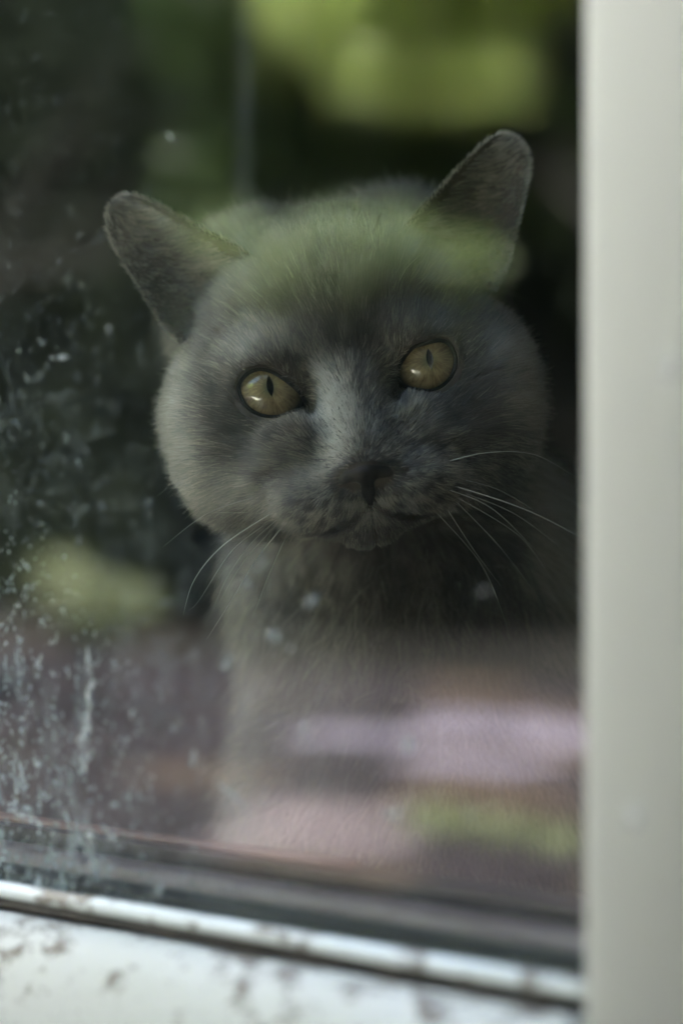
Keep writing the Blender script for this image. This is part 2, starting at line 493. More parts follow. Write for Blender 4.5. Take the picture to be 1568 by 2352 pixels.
EYE = {-1: np.array([-28.4, 11.4, 0.0]), 1: np.array([28.4, 11.4, 0.4])}
ER = 12.6
def closed_spline(pts, n=64):
    pts = np.array(pts, float); m = len(pts); out = []
    for i in range(n):
        t = i / n * m; k = int(t); f = t - k
        a, b, c, d = pts[(k - 1) % m], pts[k % m], pts[(k + 1) % m], pts[(k + 2) % m]
        out.append(0.5 * ((2 * b) + (-a + c) * f + (2 * a - 5 * b + 4 * c - d) * f * f + (-a + 3 * b - 3 * c + d) * f ** 3))
    return np.array(out)
LID = {-1: closed_spline([(-10.4, 3.6), (-7.6, 7.2), (-3.1, 8.6), (1.2, 7.3), (6.0, 3.4), (10.3, -1.7), (11.4, -6.2), (6.5, -7.6), (0.7, -8.5), (-5.0, -6.6), (-8.9, -2.6)]),
       1: closed_spline([(9.5, 0.8), (8.5, 6.0), (5.3, 8.1), (-1.1, 7.6), (-4.6, 6.9), (-8.6, 3.4), (-11.6, -1.4), (-8.4, -5.9), (-1.2, -8.4), (3.6, -7.4), (7.2, -4.5)])}

def poly_sdf(poly, x, z):
    """signed distance (negative inside) to a closed polygon, vectorised"""
    a = poly; b = np.roll(poly, -1, axis=0)
    best = np.full(x.shape, 1e9, np.float32)
    ins = np.zeros(x.shape, bool)
    for (ax, az), (bx, bz) in zip(a, b):
        ex, ez = bx - ax, bz - az
        t = np.clip(((x - ax) * ex + (z - az) * ez) / (ex * ex + ez * ez + 1e-9), 0, 1)
        d = (x - ax - t * ex) ** 2 + (z - az - t * ez) ** 2
        best = np.minimum(best, d)
        c = ((az > z) != (bz > z))
        xi = ex * (z - az) / (ez if abs(ez) > 1e-9 else 1e-9) + ax
        ins ^= c & (x < xi)
    d = np.sqrt(best)
    return np.where(ins, -d, d)

def ear_surface(side):
    I = np.array([(-21, 45), (-30, 54), (-40, 62), (-49.5, 70), (-58.5, 77), (-67, 81.5)], float)
    E = np.array([(-59, 25), (-64.5, 34), (-68.5, 43.5), (-72.5, 54), (-76, 64.5), (-76.5, 73)], float)
    T = np.linspace(0, 5, 46)
    def ev(C, t):
        k = np.clip(t.astype(int), 0, 4); f = (t - k)[:, None]
        a, b, c, d = C[np.maximum(k - 1, 0)], C[k], C[k + 1], C[np.minimum(k + 2, 5)]
        return 0.5 * (2 * b + (c - a) * f + (2 * a - 5 * b + 4 * c - d) * f * f + (-a + 3 * b - 3 * c + d) * f ** 3)
    i_, e_ = ev(I, T), ev(E, T)
    V = np.linspace(-1, 1, 34)
    tt = T[:, None] / 5.0
    vv = V[None, :]
    q = (vv + 1) / 2
    x = i_[:, 0:1] * (1 - q) + e_[:, 0:1] * q
    z = i_[:, 1:2] * (1 - q) + e_[:, 1:2] * q
    # rounded tip
    z = z + 2.4 * (1 - vv ** 2) * np.clip((tt - 0.8) / 0.2, 0, 1)
    x = x - 1.6 * (1 - vv ** 2) * np.clip((tt - 0.8) / 0.2, 0, 1)
    yi = 13 + 25 * tt; ye = 31 + 8 * tt
    x = x * (1 + 0.035 * tt) - 1.2 * (1 - vv ** 2) * 0; z = z + 2.2 * tt
    y = yi * (1 - q) + ye * q + 15 * (1 - tt ** 1.6) * (1 - vv ** 2) * (1 - 0.25 * vv) + 3.0 * (1 - tt) - 4.0 * (1 - tt) * np.clip(vv - 0.5, 0, 1)
    p = np.stack([x, y, z], -1)
    if side > 0: p[..., 0] *= -1
    return p
EARS = {s: ear_surface(s) for s in (-1, 1)}

VOX = 1.4
LO = np.array([-118.0, -36.0, -332.0]); HI = np.array([150.0, 330.0, 110.0])
DIM = ((HI - LO) / VOX).astype(int) + 1
F = np.full(DIM, 60.0, np.float32)

def sub(lo, hi):
    a = np.clip(((lo - LO) / VOX).astype(int) - 1, 0, DIM - 1)
    b = np.clip(((hi - LO) / VOX).astype(int) + 3, 1, DIM)
    sl = tuple(slice(x, y) for x, y in zip(a, b))
    ax = [LO[i] + VOX * np.arange(a[i], b[i], dtype=np.float32) for i in range(3)]
    X, Y, Z = np.meshgrid(*ax, indexing='ij')
    return sl, X, Y, Z

def smin(a, b, k):
    h = np.clip(0.5 + 0.5 * (b - a) / k, 0, 1)
    return b * (1 - h) + a * h - k * h * (1 - h)

def ell(c, r, k=8, head=True, carve=False, rot=None):
    c = np.array(c, float); r = np.array(r, float)
    cw = h2w(c) if head else c
    m = r.max() + k + 14
    sl, X, Y, Z = sub(cw - m, cw + m)
    X = X - cw[0]; Y = Y - cw[1]; Z = Z - cw[2]
    if head:
        X, Z = cr * X + sr * Z, -sr * X + cr * Z
    if rot is not None:                       # rotation about x, degrees
        a = math.radians(rot)
        Y, Z = math.cos(a) * Y + math.sin(a) * Z, -math.sin(a) * Y + math.cos(a) * Z
    k0 = np.sqrt((X / r[0]) ** 2 + (Y / r[1]) ** 2 + (Z / r[2]) ** 2)
    k1 = np.sqrt((X / r[0] ** 2) ** 2 + (Y / r[1] ** 2) ** 2 + (Z / r[2] ** 2) ** 2) + 1e-6
    d = k0 * (k0 - 1) / k1
    F[sl] = -smin(-F[sl], d, k) if carve else smin(F[sl], d, k)

def cap(a, b, ra, rb, k=8, head=True, carve=False):
    a = np.array(a, float); b = np.array(b, float)
    if head: a, b = h2w(a), h2w(b)
    m = max(ra, rb) + k + 10
    sl, X, Y, Z = sub(np.minimum(a, b) - m, np.maximum(a, b) + m)
    e = b - a
    t = np.clip(((X - a[0]) * e[0] + (Y - a[1]) * e[1] + (Z - a[2]) * e[2]) / (e @ e), 0, 1)
    d = np.sqrt((X - a[0] - t * e[0]) ** 2 + (Y - a[1] - t * e[1]) ** 2 + (Z - a[2] - t * e[2]) ** 2) - (ra + (rb - ra) * t)
    F[sl] = -smin(-F[sl], d, k) if carve else smin(F[sl], d, k)

# trunk, sitting behind the glass (world-aligned mm from O)
ell((38, 122, -150), (74, 70, 112), 30, head=False)            # chest
ell((52, 205, -190), (84, 100, 118), 40, head=False)           # barrel and haunches
ell((26, 240, -262), (50, 78, 62), 30, head=False)
ell((106, 225, -262), (42, 78, 62), 30, head=False)
cap((6, 88, 0), (34, 132, -95), 42, 56, 26, head=False)       # neck
ell((24, 112, -72), (62, 50, 44), 25, head=False)
for x in (-22, 62):                                             # front legs and paws
    cap((x + (12 if x < 0 else -8), 98, -165), (x, 90, -305), 26, 16, 16, head=False)
    ell((x, 74, -312), (19, 28, 14), 8, head=False)
    for q in (-10, -3.5, 3.5, 10):
        ell((x + q, 52, -315), (5, 9, 8), 4, head=False)
cap((120, 300, -315), (140, 190, -318), 13, 12, 10, head=False) # tail round the haunch
cap((140, 190, -318), (110, 90, -318), 12, 9, 10, head=False)
for x in (-12, 112):
    ell((x + 6, 175, -316), (22, 42, 14), 10, head=False)
# head
ell((0, 56, 22), (53, 54, 44), 8)
for s in (-1, 1):
    ell((s * 27, 88, 32), (34, 34, 41), 10)
    ell((s * 12, 98, 48), (20, 22, 24), 8)
ell((0, 30, 20), (38, 26, 32), 12)
for s in (-1, 1):
    ell((s * 37, 40, -6), (29, 34, 33), 12)
    ell((s * 32, 30, -29), (25, 28, 20), 12)
    ell((s * 20, 6, -20), (15, 18, 17), 12)
    ell((s * 25, 10, -31), (19, 20, 17), 10)
    ell((s * 41, 26, -13), (20, 24, 25), 10)
    ell((s * 17.5, -5, -39.5), (17.5, 15.5, 12.0), 6)
    ell((s * 12, -10.5, -40.8), (12.5, 12, 9.6), 3.5)
    ell((s * 24, 10, 12), (17, 11, 8), 9)          # brow
ell((0, 10, -36), (26, 28, 19), 10)
cap((0, 14, 16), (0, -11, -25), 12.5, 9.5, 10)
cap((0, -8, -24), (0, -15.5, -32), 9.5, 9.0, 5)
ell((-1, 0, -53.3), (11, 11, 5.5), 2.5)
for s in (-1, 1):
    ell(EYE[s], (15.0, 14.4, 14.6), 6)            # lids round the eyeball
    ell((s * 15.5, -1, -7), (3.2, 7, 6), 6, carve=True)   # hollow beside the bridge
    mouth = [(0, -22, -46), (s * 5, -20.5, -49.6), (s * 12, -15, -51.8), (s * 22, -7, -52.6), (s * 30, 2, -50.5)]
    for a, b in zip(mouth[:-1], mouth[1:]):
        cap(a, b, 2.6, 2.6, 1.4, carve=True)
cap((0, -25, -40), (0, -21.5, -49), 1.0, 1.2, 2.0, carve=True)
# ear canal and eye openings
for s in (-1, 1):
    c = h2w(EYE[s])
    sl, X, Y, Z = sub(c - 18, c + 18)
    X = X - c[0]; Y = Y - c[1]; Z = Z - c[2]
    X, Z = cr * X + sr * Z, -sr * X + cr * Z
    pd = poly_sdf(LID[s], X, Z) - 0.9
    hole = np.maximum(pd, np.abs(Y + 5) - 14)
    hole = np.minimum(hole, np.sqrt(X * X + Y * Y + Z * Z) - (ER + 0.4))
    F[sl] = np.maximum(F[sl], -hole)

def surface_nets(F, lo, vox):
    s = F < 0
    c = [s[i:s.shape[0] - 1 + i, j:s.shape[1] - 1 + j, k:s.shape[2] - 1 + k] for i in (0, 1) for j in (0, 1) for k in (0, 1)]
    tot = sum(x.astype(np.int8) for x in c)
    act = np.argwhere((tot > 0) & (tot < 8))
    idx = np.full(tot.shape, -1, np.int64)
    idx[tuple(act.T)] = np.arange(len(act))
    acc = np.zeros((len(act), 3)); cnt = np.zeros(len(act))
    off = [(i, j, k) for i in (0, 1) for j in (0, 1) for k in (0, 1)]
    for a in range(8):
        for b in range(a + 1, 8):
            if sum(abs(off[a][q] - off[b][q]) for q in range(3)) != 1: continue
            fa = F[tuple((act + off[a]).T)]; fb = F[tuple((act + off[b]).T)]
            m = (fa < 0) != (fb < 0)
            t = np.where(m, fa / (fa - fb + 1e-12), 0)
            p = np.array(off[a]) + t[:, None] * (np.array(off[b]) - np.array(off[a]))
            acc[m] += p[m]; cnt[m] += 1
    V = lo + vox * (act + acc / cnt[:, None])
    quads = []
    for ax in range(3):
        o1, o2 = [(1, 2), (2, 0), (0, 1)][ax]
        d = [slice(None)] * 3; e = [slice(None)] * 3
        d[ax] = slice(0, -1); e[ax] = slice(1, None)
        ch = s[tuple(d)] != s[tuple(e)]
        w = np.argwhere(ch)
        w = w[(w[:, o1] > 0) & (w[:, o2] > 0) & (w[:, o1] < s.shape[o1] - 1) & (w[:, o2] < s.shape[o2] - 1)]
        u1 = np.zeros(3, int); u1[o1] = 1
        u2 = np.zeros(3, int); u2[o2] = 1
        q = np.stack([idx[tuple((w - u1 - u2).T)], idx[tuple((w - u2).T)], idx[tuple(w.T)], idx[tuple((w - u1).T)]], 1)
        inside = s[tuple(w.T)]
        q = np.where(inside[:, None], q, q[:, ::-1])
        quads.append(q)
    Q = np.concatenate(quads)
    return V, Q[(Q >= 0).all(1)]

def relax(V, Q, it, lam=0.5):
    e = np.concatenate([Q[:, [0, 1]], Q[:, [1, 2]], Q[:, [2, 3]], Q[:, [3, 0]]])
    n = len(V)
    for k in range(it):
        s = np.zeros_like(V); c = np.zeros(n)
        for a, b in ((0, 1), (1, 0)):
            for q in range(3): s[:, q] += np.bincount(e[:, a], V[e[:, b], q], n)
            c += np.bincount(e[:, a], minlength=n)
        V = V + (lam if k % 2 == 0 else -lam * 1.02) * (s / np.maximum(c, 1)[:, None] - V)
    return V

V, Q = surface_nets(F, LO, VOX)
V = relax(V, Q, 6)

def ear_shell(side):
    g = EARS[side]
    du = np.gradient(g, axis=0); dv = np.gradient(g, axis=1)
    nn = np.cross(du, dv); nn /= np.linalg.norm(nn, axis=2)[:, :, None] + 1e-9
    if nn[20, 17, 1] > 0: nn = -nn                      # towards the lens
    nt_, nv_ = g.shape[:2]
    th = 0.75 * np.ones((nt_, nv_, 1))
    vv_ = np.linspace(-1, 1, nv_)
    th *= (np.clip(1 - np.abs(vv_) ** 12, 0.0, 1) ** 0.5)[None, :, None]
    th *= (np.clip(1 - np.linspace(0, 1, nt_) ** 24, 0.0, 1) ** 0.5)[:, None, None]
    th += 0.05
    a = g + nn * th; b = g - nn * th
    vs = np.concatenate([a.reshape(-1, 3), b.reshape(-1, 3)])
    idx = np.arange(nt_ * nv_).reshape(nt_, nv_)
    q = np.stack([idx[:-1, :-1], idx[:-1, 1:], idx[1:, 1:], idx[1:, :-1]], -1).reshape(-1, 4)
    if np.cross(g[21, 17] - g[20, 17], g[20, 18] - g[20, 17]) @ nn[20, 17] > 0: q = q[:, ::-1]
    m = nt_ * nv_
    fs = [q, q[:, ::-1] + m]
    for e in (idx[:, 0], idx[:, -1], idx[0, :], idx[-1, :]):
        fs.append(np.stack([e[:-1], e[1:], e[1:] + m, e[:-1] + m], 1))
    return vs, np.concatenate(fs), nn, du, dv
EARM = {s: ear_shell(s) for s in (-1, 1)}
V0, Q0 = V, Q
VB, QB = V, Q
for s in (-1, 1):
    vs, fs = EARM[s][:2]
    QB = np.concatenate([QB, fs + len(VB)]); VB = np.concatenate([VB, h2w(vs)])

def normals(V, Q):
    n = np.cross(V[Q[:, 2]] - V[Q[:, 0]], V[Q[:, 3]] - V[Q[:, 1]])
    vn = np.zeros_like(V)
    for j in range(4):
        for q in range(3): vn[:, q] += np.bincount(Q[:, j], n[:, q], len(V))
    return vn / (np.linalg.norm(vn, axis=1)[:, None] + 1e-9), n

def F_at(p):
    """trilinear sample of the distance field, world-aligned mm"""
    g = (p - LO) / VOX
    g = np.clip(g, 0, np.array(DIM) - 1.001)
    i = g.astype(int); f = g - i
    r = 0
    for a in (0, 1):
        for b in (0, 1):
            for c in (0, 1):
                w = (f[:, 0] if a else 1 - f[:, 0]) * (f[:, 1] if b else 1 - f[:, 1]) * (f[:, 2] if c else 1 - f[:, 2])
                r = r + w * F[i[:, 0] + a, i[:, 1] + b, i[:, 2] + c]
    return r

def ray_hit(px, py):
    o = (np.array([0, 0, CZ]) - O) * 1000
    r = P(px, py, 1.0) - np.array([0, 0, CZ]); r /= np.linalg.norm(r)
    t = 600.0
    for _ in range(400):
        v = F_at((o + r * t)[None])[0]
        if v < 0.1: return (o + r * t)
        t += max(0.4, v * 0.5)
        if t > 1000: return None

cat = empty('cat', tuple(O))
tag(cat, 'grey short-haired cat with amber eyes looking out through the dirty window pane', 'cat')

m_, nt, b, out = nodes('cat_skin')
co = objco(nt)
nt.links.new(mixc(nt, noise(nt, co, 150, 3), (0.060, 0.046, 0.038), (0.11, 0.086, 0.072)), b.inputs['Base Color'])
b.inputs['Roughness'].default_value = 0.8
M_SKIN = m_
mesh('body', VB / 1000.0, QB, M_SKIN, cat)

# eyes
m_, nt, b, out = nodes('amber_iris')
co = objco(nt)
sep = nt.nodes.new('ShaderNodeSeparateXYZ'); nt.links.new(co, sep.inputs[0])
X, Z = sep.outputs['X'], sep.outputs['Z']
ex = mth(nt, 'DIVIDE', mth(nt, 'SUBTRACT', X, 0.0006), 0.00125)
ez = mth(nt, 'DIVIDE', mth(nt, 'SUBTRACT', Z, 0.0022), 0.0039)
ez2 = mth(nt, 'MULTIPLY', mth(nt, 'ABSOLUTE', ez), mth(nt, 'ABSOLUTE', ez))
pup = mth(nt, 'ADD', mth(nt, 'ABSOLUTE', ex), ez2)
pmask = ramp(nt, mth(nt, 'MULTIPLY', pup, 0.5), [(0.44, 1.0), (0.54, 0.0)])
rr = mth(nt, 'SQRT', mth(nt, 'ADD', mth(nt, 'POWER', mth(nt, 'SUBTRACT', X, 0.0003), 2.0), mth(nt, 'POWER', mth(nt, 'SUBTRACT', Z, 0.0012), 2.0)))
rn = mth(nt, 'DIVIDE', rr, 0.0118)
ang = mth(nt, 'ARCTAN2', mth(nt, 'SUBTRACT', Z, 0.0022), mth(nt, 'SUBTRACT', X, 0.0006))
cmb = nt.nodes.new('ShaderNodeCombineXYZ')
nt.links.new(mth(nt, 'SINE', ang), cmb.inputs[0]); nt.links.new(mth(nt, 'COSINE', ang), cmb.inputs[1]); nt.links.new(mth(nt, 'MULTIPLY', rn, 0.25), cmb.inputs[2])
fib = noise(nt, cmb.outputs[0], 13, 5, 0.7)
mot = noise(nt, co, 260, 3, 0.6)
amber = mixc(nt, ramp(nt, fib, [(0.35, 0.0), (0.65, 1.0)]), (0.14, 0.098, 0.048), (0.37, 0.28, 0.135))
amber = mixc(nt, ramp(nt, mot, [(0.4, 0.0), (0.7, 0.55)]), amber, (0.44, 0.35, 0.185))
amber = mixc(nt, ramp(nt, rn, [(0.08, 0.75), (0.30, 0.0)]), amber, (0.13, 0.15, 0.08))
amber = mixc(nt, ramp(nt, rn, [(0.78, 0.0), (0.97, 1.0)]), amber, (0.025, 0.022, 0.014))
col = mixc(nt, pmask, amber, (0.004, 0.004, 0.004))
nt.links.new(col, b.inputs['Base Color'])
b.inputs['Roughness'].default_value = 0.5
b.inputs['Coat Weight'].default_value = 1.0
b.inputs['Coat Roughness'].default_value = 0.015
b.inputs['Coat IOR'].default_value = 1.7
b.inputs['Specular IOR Level'].default_value = 0.2
M_IRIS = m_
def uvsphere(r, n=48, m=32, bulge=0.0):
    v, f = [], []
    for i in range(m + 1):
        th = math.pi * i / m          # from the front pole (-y)
        for j in range(n):
            ph = 2 * math.pi * j / n
            rad = r * (1 + bulge * math.exp(-(th / 0.75) ** 2))
            v.append((rad * math.sin(th) * math.cos(ph), -rad * math.cos(th), rad * math.sin(th) * math.sin(ph)))
    for i in range(m):
        for j in range(n):
            f.append((i * n + j, (i + 1) * n + j, (i + 1) * n + (j + 1) % n, i * n + (j + 1) % n))
    return np.array(v), f
for s in (-1, 1):
    v, f = uvsphere(ER / 1000)
    e = mesh('eye', v, f, M_IRIS, cat)
    e.location = tuple(h2w(EYE[s]) / 1000)
    e.rotation_euler = (0, -ROLL, 0)

# dark lid rims
m_, nt, b, out = nodes('lid_skin')
b.inputs['Base Color'].default_value = (0.012, 0.010, 0.009, 1)
b.inputs['Specular IOR Level'].default_value = 0.25
b.inputs['Roughness'].default_value = 0.5
M_LID = m_
for s in (-1, 1):
    L = LID[s]; n = len(L)
    T = np.roll(L, -1, 0) - np.roll(L, 1, 0)
    T /= np.linalg.norm(T, axis=1)[:, None]
    nrm = np.stack([T[:, 1], -T[:, 0]], 1)
    if (nrm * (L - L.mean(0))).sum() < 0: nrm = -nrm
    prof = [(-0.7, ER - 0.6), (-0.35, ER + 0.25), (0.15, ER + 0.9), (0.8, ER + 1.3), (1.6, ER + 1.45), (2.4, ER + 1.3), (3.0, ER + 0.6)]
    v, f = [], []
    for off, R in prof:
        q = L + nrm * off
        rr_ = np.sqrt(q[:, 0] ** 2 + q[:, 1] ** 2)
        rr2 = np.minimum(rr_, R * 0.985)
        y = -np.sqrt(R * R - rr2 * rr2)
        p = np.stack([q[:, 0], y, q[:, 1]], 1) + EYE[s]
        v += list(h2w(p) / 1000)
    for i in range(len(prof) - 1):
        for j in range(n):
            f.append((i * n + j, i * n + (j + 1) % n, (i + 1) * n + (j + 1) % n, (i + 1) * n + j))
    mesh('eyelid', np.array(v), np.array(f), M_LID, cat)

# nose leather, its own fine field
m_, nt, b, out = nodes('nose_leather')
co = objco(nt)
v1 = nt.nodes.new('ShaderNodeTexVoronoi'); v1.inputs['Scale'].default_value = 1500
nt.links.new(co, v1.inputs['Vector'])
b.inputs['Base Color'].default_value = (0.026, 0.019, 0.017, 1)
b.inputs['Specular IOR Level'].default_value = 0.3
b.inputs['Roughness'].default_value = 0.5
bp = nt.nodes.new('ShaderNodeBump'); bp.inputs['Distance'].default_value = 0.0002; bp.inputs['Strength'].default_value = 0.5
nt.links.new(v1.outputs['Distance'], bp.inputs['Height']); nt.links.new(bp.outputs[0], b.inputs['Normal'])
M_NOSE = m_
Fk, LOk, VOXk, DIMk = F, LO, VOX, DIM
LO = np.array([-16.0, -34.0, -52.0]); VOX = 0.45; DIM = (np.array([32.0, 26.0, 28.0]) / VOX).astype(int) + 1
F = np.full(DIM, 20.0, np.float32)
_h, cr0, sr0 = h2w, cr, sr
ell((0, -19.6, -33.8), (9.0, 6.0, 3.6), 2.0, head=False)
for s in (-1, 1):
    ell((s * 6.4, -19.4, -35.3), (3.6, 4.4, 2.8), 1.4, head=False)
cap((0, -22.6, -34.5), (0, -21.8, -40.5), 3.6, 2.1, 2.5, head=False)
cap((0, -21.6, -40.5), (0, -20.6, -44.0), 1.9, 1.1, 1.5, head=False)
for s in (-1, 1):
    cap((s * 3.9, -23.6, -38.2), (s * 6.4, -21.6, -37.6), 1.7, 1.5, 0.5, head=False, carve=True)
    cap((s * 6.4, -22.4, -37.4), (s * 10.0, -19.8, -35.4), 1.2, 0.8, 0.4, head=False, carve=True)
    cap((s * 3.2, -25.8, -39.5), (s * 2.4, -23.6, -42.0), 0.7, 0.5, 0.6, head=False, carve=True)
cap((0, -26.9, -36), (0, -23.8, -45), 0.35, 0.45, 0.7, head=False, carve=True)
nv, nq = surface_nets(F, LO, VOX)
nv = relax(nv, nq, 4)
F, LO, VOX, DIM = Fk, LOk, VOXk, DIMk
mesh('nose', h2w(nv) / 1000, nq, M_NOSE, cat)

# ---- fur
vn, fn = normals(V, Q)
area = np.linalg.norm(fn, axis=1) / 2
ctr = V[Q].mean(1)
hc = w2h(ctr)
fnn = fn / (np.linalg.norm(fn, axis=1)[:, None] + 1e-9)
# where the fur can be seen: front half gets more, the rest less
view = (np.array([0, 0, CZ]) - O) * 1000 - ctr
view /= np.linalg.norm(view, axis=1)[:, None]
facing = (fnn * view).sum(1)
is_head = (hc[:, 2] > -66) & (hc[:, 1] < 75)
dens = np.where(is_head, 7.5, 2.6)                     # strands per mm2
dens = np.where((ctr[:, 2] < -150), 1.6, dens)
dens = np.where((ctr[:, 1] > 150) | (ctr[:, 2] < -230), 0.35, dens)
dens = dens * np.where(facing < -0.25, 0.12, 1.0)
muz = (np.abs(hc[:, 0]) < 38) & (hc[:, 1] < 14)
dens = dens * np.where(muz, 1.35, 1.0)
cnt = rng.poisson(area * dens)
fi = np.repeat(np.arange(len(Q)), cnt)
n = len(fi)
uu, vv = rng.random(n)[:, None], rng.random(n)[:, None]
q = V[Q[fi]]
root = (q[:, 0] * (1 - uu) + q[:, 1] * uu) * (1 - vv) + (q[:, 3] * (1 - uu) + q[:, 2] * uu) * vv
qn = vn[Q[fi]]
nor = (qn[:, 0] * (1 - uu) + qn[:, 1] * uu) * (1 - vv) + (qn[:, 3] * (1 - uu) + qn[:, 2] * uu) * vv
nor /= np.linalg.norm(nor, axis=1)[:, None] + 1e-9
hr = w2h(root); hn = w2h(nor)
keep = np.ones(n, bool)
eyed = np.full(n, 99.0)
for s in (-1, 1):
    m = (np.linalg.norm(hr - EYE[s], axis=1) < 28) & (hr[:, 1] < 22)
    d = poly_sdf(LID[s], hr[m, 0] - EYE[s][0], hr[m, 2] - EYE[s][2])
    eyed[m] = d
low_lid = np.zeros(n, bool)
for s in (-1, 1):
    low_lid |= (np.abs(hr[:, 0] - EYE[s][0]) < 16) & (hr[:, 2] - EYE[s][2] < -1)
keep &= ~(eyed < np.where(low_lid, 2.7, 1.5))
nose_d = np.sqrt((hr[:, 0] / 9.0) ** 2 + ((hr[:, 2] + 34.6) / 4.2) ** 2)
keep &= ~((nose_d < 1.0) & (hr[:, 1] < -12))
keep &= ~((np.abs(hr[:, 0]) < 1.5) & (hr[:, 2] < -34) & (hr[:, 2] > -43) & (hr[:, 1] < -12))
keep &= hr[:, 1] < 400
root, nor, hr, hn, eyed = root[keep], nor[keep], hr[keep], hn[keep], eyed[keep]
n = len(root)

def vnoise(p, cell, seed):
    """smooth value noise, 3 channels, in about -1..1"""
    g = p / cell
    i = np.floor(g).astype(np.int64); f = g - i
    f = f * f * (3 - 2 * f)
    r = np.zeros((len(p), 3))
    for a in (0, 1):
        for b in (0, 1):
            for c in (0, 1):
                w = (f[:, 0] if a else 1 - f[:, 0]) * (f[:, 1] if b else 1 - f[:, 1]) * (f[:, 2] if c else 1 - f[:, 2])
                x = (i[:, 0] + a) * 73856093 ^ (i[:, 1] + b) * 19349663 ^ (i[:, 2] + c) * 83492791 ^ seed * 2654435761
                for ch in range(3):
                    hsh = (x * (ch * 2 + 1) * 40503 + ch * 977) & 0xFFFFFF
                    hsh = (hsh * 1103515245 + 12345) & 0x7FFFFFFF
                    hsh ^= hsh >> 13
                    r[:, ch] += w * ((hsh & 0xFFFF) / 32768.0 - 1)
    return r

# strands of the ears, front and back of each shell
e_root, e_nor, e_flow, e_len, e_in = [], [], [], [], []
for s in (-1, 1):
    vs, fs, nn_, du_, dv_ = EARM[s]
    g = EARS[s]
    for front, m_ in ((True, 11000), (False, 4500)):
        tq = rng.random(m_) * 44.0; vq = rng.random(m_) * 32.99
        if front: tq = np.minimum(tq, 44.9)
        ti, vi = tq.astype(int), vq.astype(int); tf, vf = (tq - ti)[:, None], (vq - vi)[:, None]
        def smp(A): return (A[ti, vi] * (1 - tf) + A[ti + 1, vi] * tf) * (1 - vf) + (A[ti, vi + 1] * (1 - tf) + A[ti + 1, vi + 1] * tf) * vf
        p = smp(g); nrm_ = smp(nn_); a = smp(du_); b = smp(dv_)
        a /= np.linalg.norm(a, axis=1)[:, None] + 1e-9; b /= np.linalg.norm(b, axis=1)[:, None] + 1e-9
        tt_ = tq / 45; v_ = vq / 33 * 2 - 1
        edge = np.maximum(np.abs(v_) ** 6, tt_ ** 8)
        if front:
            fl = b * (0.9 - 0.5 * tt_)[:, None] + a * (0.45 + 0.5 * tt_)[:, None]
            ln = 3.6 + 9.5 * np.clip(0.35 - 0.65 * v_, 0, 1) * (1 - tt_) ** 0.5
            fl = fl + rng.normal(0, 0.12, (m_, 3))
            sg = np.sign(v_)[:, None]
            fl = np.where((np.abs(v_) > 0.88)[:, None], b * sg * 0.9 + a * 0.7, fl)
            fl = np.where((tt_ > 0.93)[:, None], a + b * sg * 0.3, fl)
            ln = np.where((np.abs(v_) > 0.88) | (tt_ > 0.93), 2.4, ln)
            keep_ = np.ones(m_, bool)
            off = 0.6
        else:
            fl = a * 0.9 - b * 0.15; ln = np.full(m_, 2.6); keep_ = np.ones(m_, bool); off = -0.6; nrm_ = -nrm_
        e_root.append((p + nrm_ * 0.5)[keep_]); e_nor.append(nrm_[keep_]); e_flow.append(fl[keep_]); e_len.append(ln[keep_]); e_in.append(np.full(keep_.sum(), front))
e_root = np.concatenate(e_root); e_nor = np.concatenate(e_nor); e_flow = np.concatenate(e_flow); e_len = np.concatenate(e_len); e_in = np.concatenate(e_in)
nb = n; n = nb + len(e_root)
hr = np.concatenate([hr, e_root]); hn = np.concatenate([hn, e_nor]); eyed = np.concatenate([eyed, np.full(len(e_root), 99.0)])
is_ear = np.zeros(n, bool); is_ear[nb:] = True
ear_in = np.zeros(n, bool); ear_in[nb:] = e_in
ear_out = is_ear & ~ear_in

Nn = np.array([0.0, -19.0, -33.0])
flow = hr - Nn
flow /= np.linalg.norm(flow, axis=1)[:, None] + 1e-9
flow = flow + np.array([0, 0.5, 0])
low = np.clip((-hr[:, 2] - 44) / 14, 0, 1)[:, None]
chin = (np.abs(hr[:, 0]) < 40)[:, None] * low
flow = flow * (1 - 0.6 * chin) + np.array([0, 0.15, -1.0]) * 0.6 * chin
# muzzle pads comb outwards and down
pad = (np.exp(-((hr[:, 0] / 28) ** 2)) * np.clip((-hr[:, 2] - 34) / 6, 0, 1) * (hr[:, 1] < 12))[:, None]
flow = flow + pad * np.stack([np.sign(hr[:, 0]) * 0.5, np.full(n, 0.1), np.full(n, -0.75)], 1)
# forehead combs straight up and back, temples sweep outwards
fore = (np.clip((hr[:, 2] - 2) / 20, 0, 1) * np.exp(-(hr[:, 0] / 30) ** 2))[:, None]
flow = flow * (1 - 0.5 * fore) + fore * np.array([0, 0.5, 0.8])
down_w = (RH.T @ np.array([0.0, 0.25, -1.0]))
bod = np.clip(np.maximum((-hr[:, 2] - 58) / 16, (hr[:, 1] - 62) / 22), 0, 1)[:, None]
bod = np.where((hr[:, 2] > 20)[:, None], bod * 0.5, bod)
flow = flow * (1 - bod) + down_w * bod
flow[nb:] = e_flow
flow += vnoise(hr, 9.0, 3) * 0.16 + vnoise(hr, 26.0, 9) * 0.14
t = flow - hn * (flow * hn).sum(1)[:, None]
t /= np.linalg.norm(t, axis=1)[:, None] + 1e-9
t += vnoise(hr, 1.5, 21) * 0.26 + vnoise(hr, 3.4, 41) * 0.16 + rng.normal(0, 1, (n, 3)) * (0.10 + 0.25 * bod)
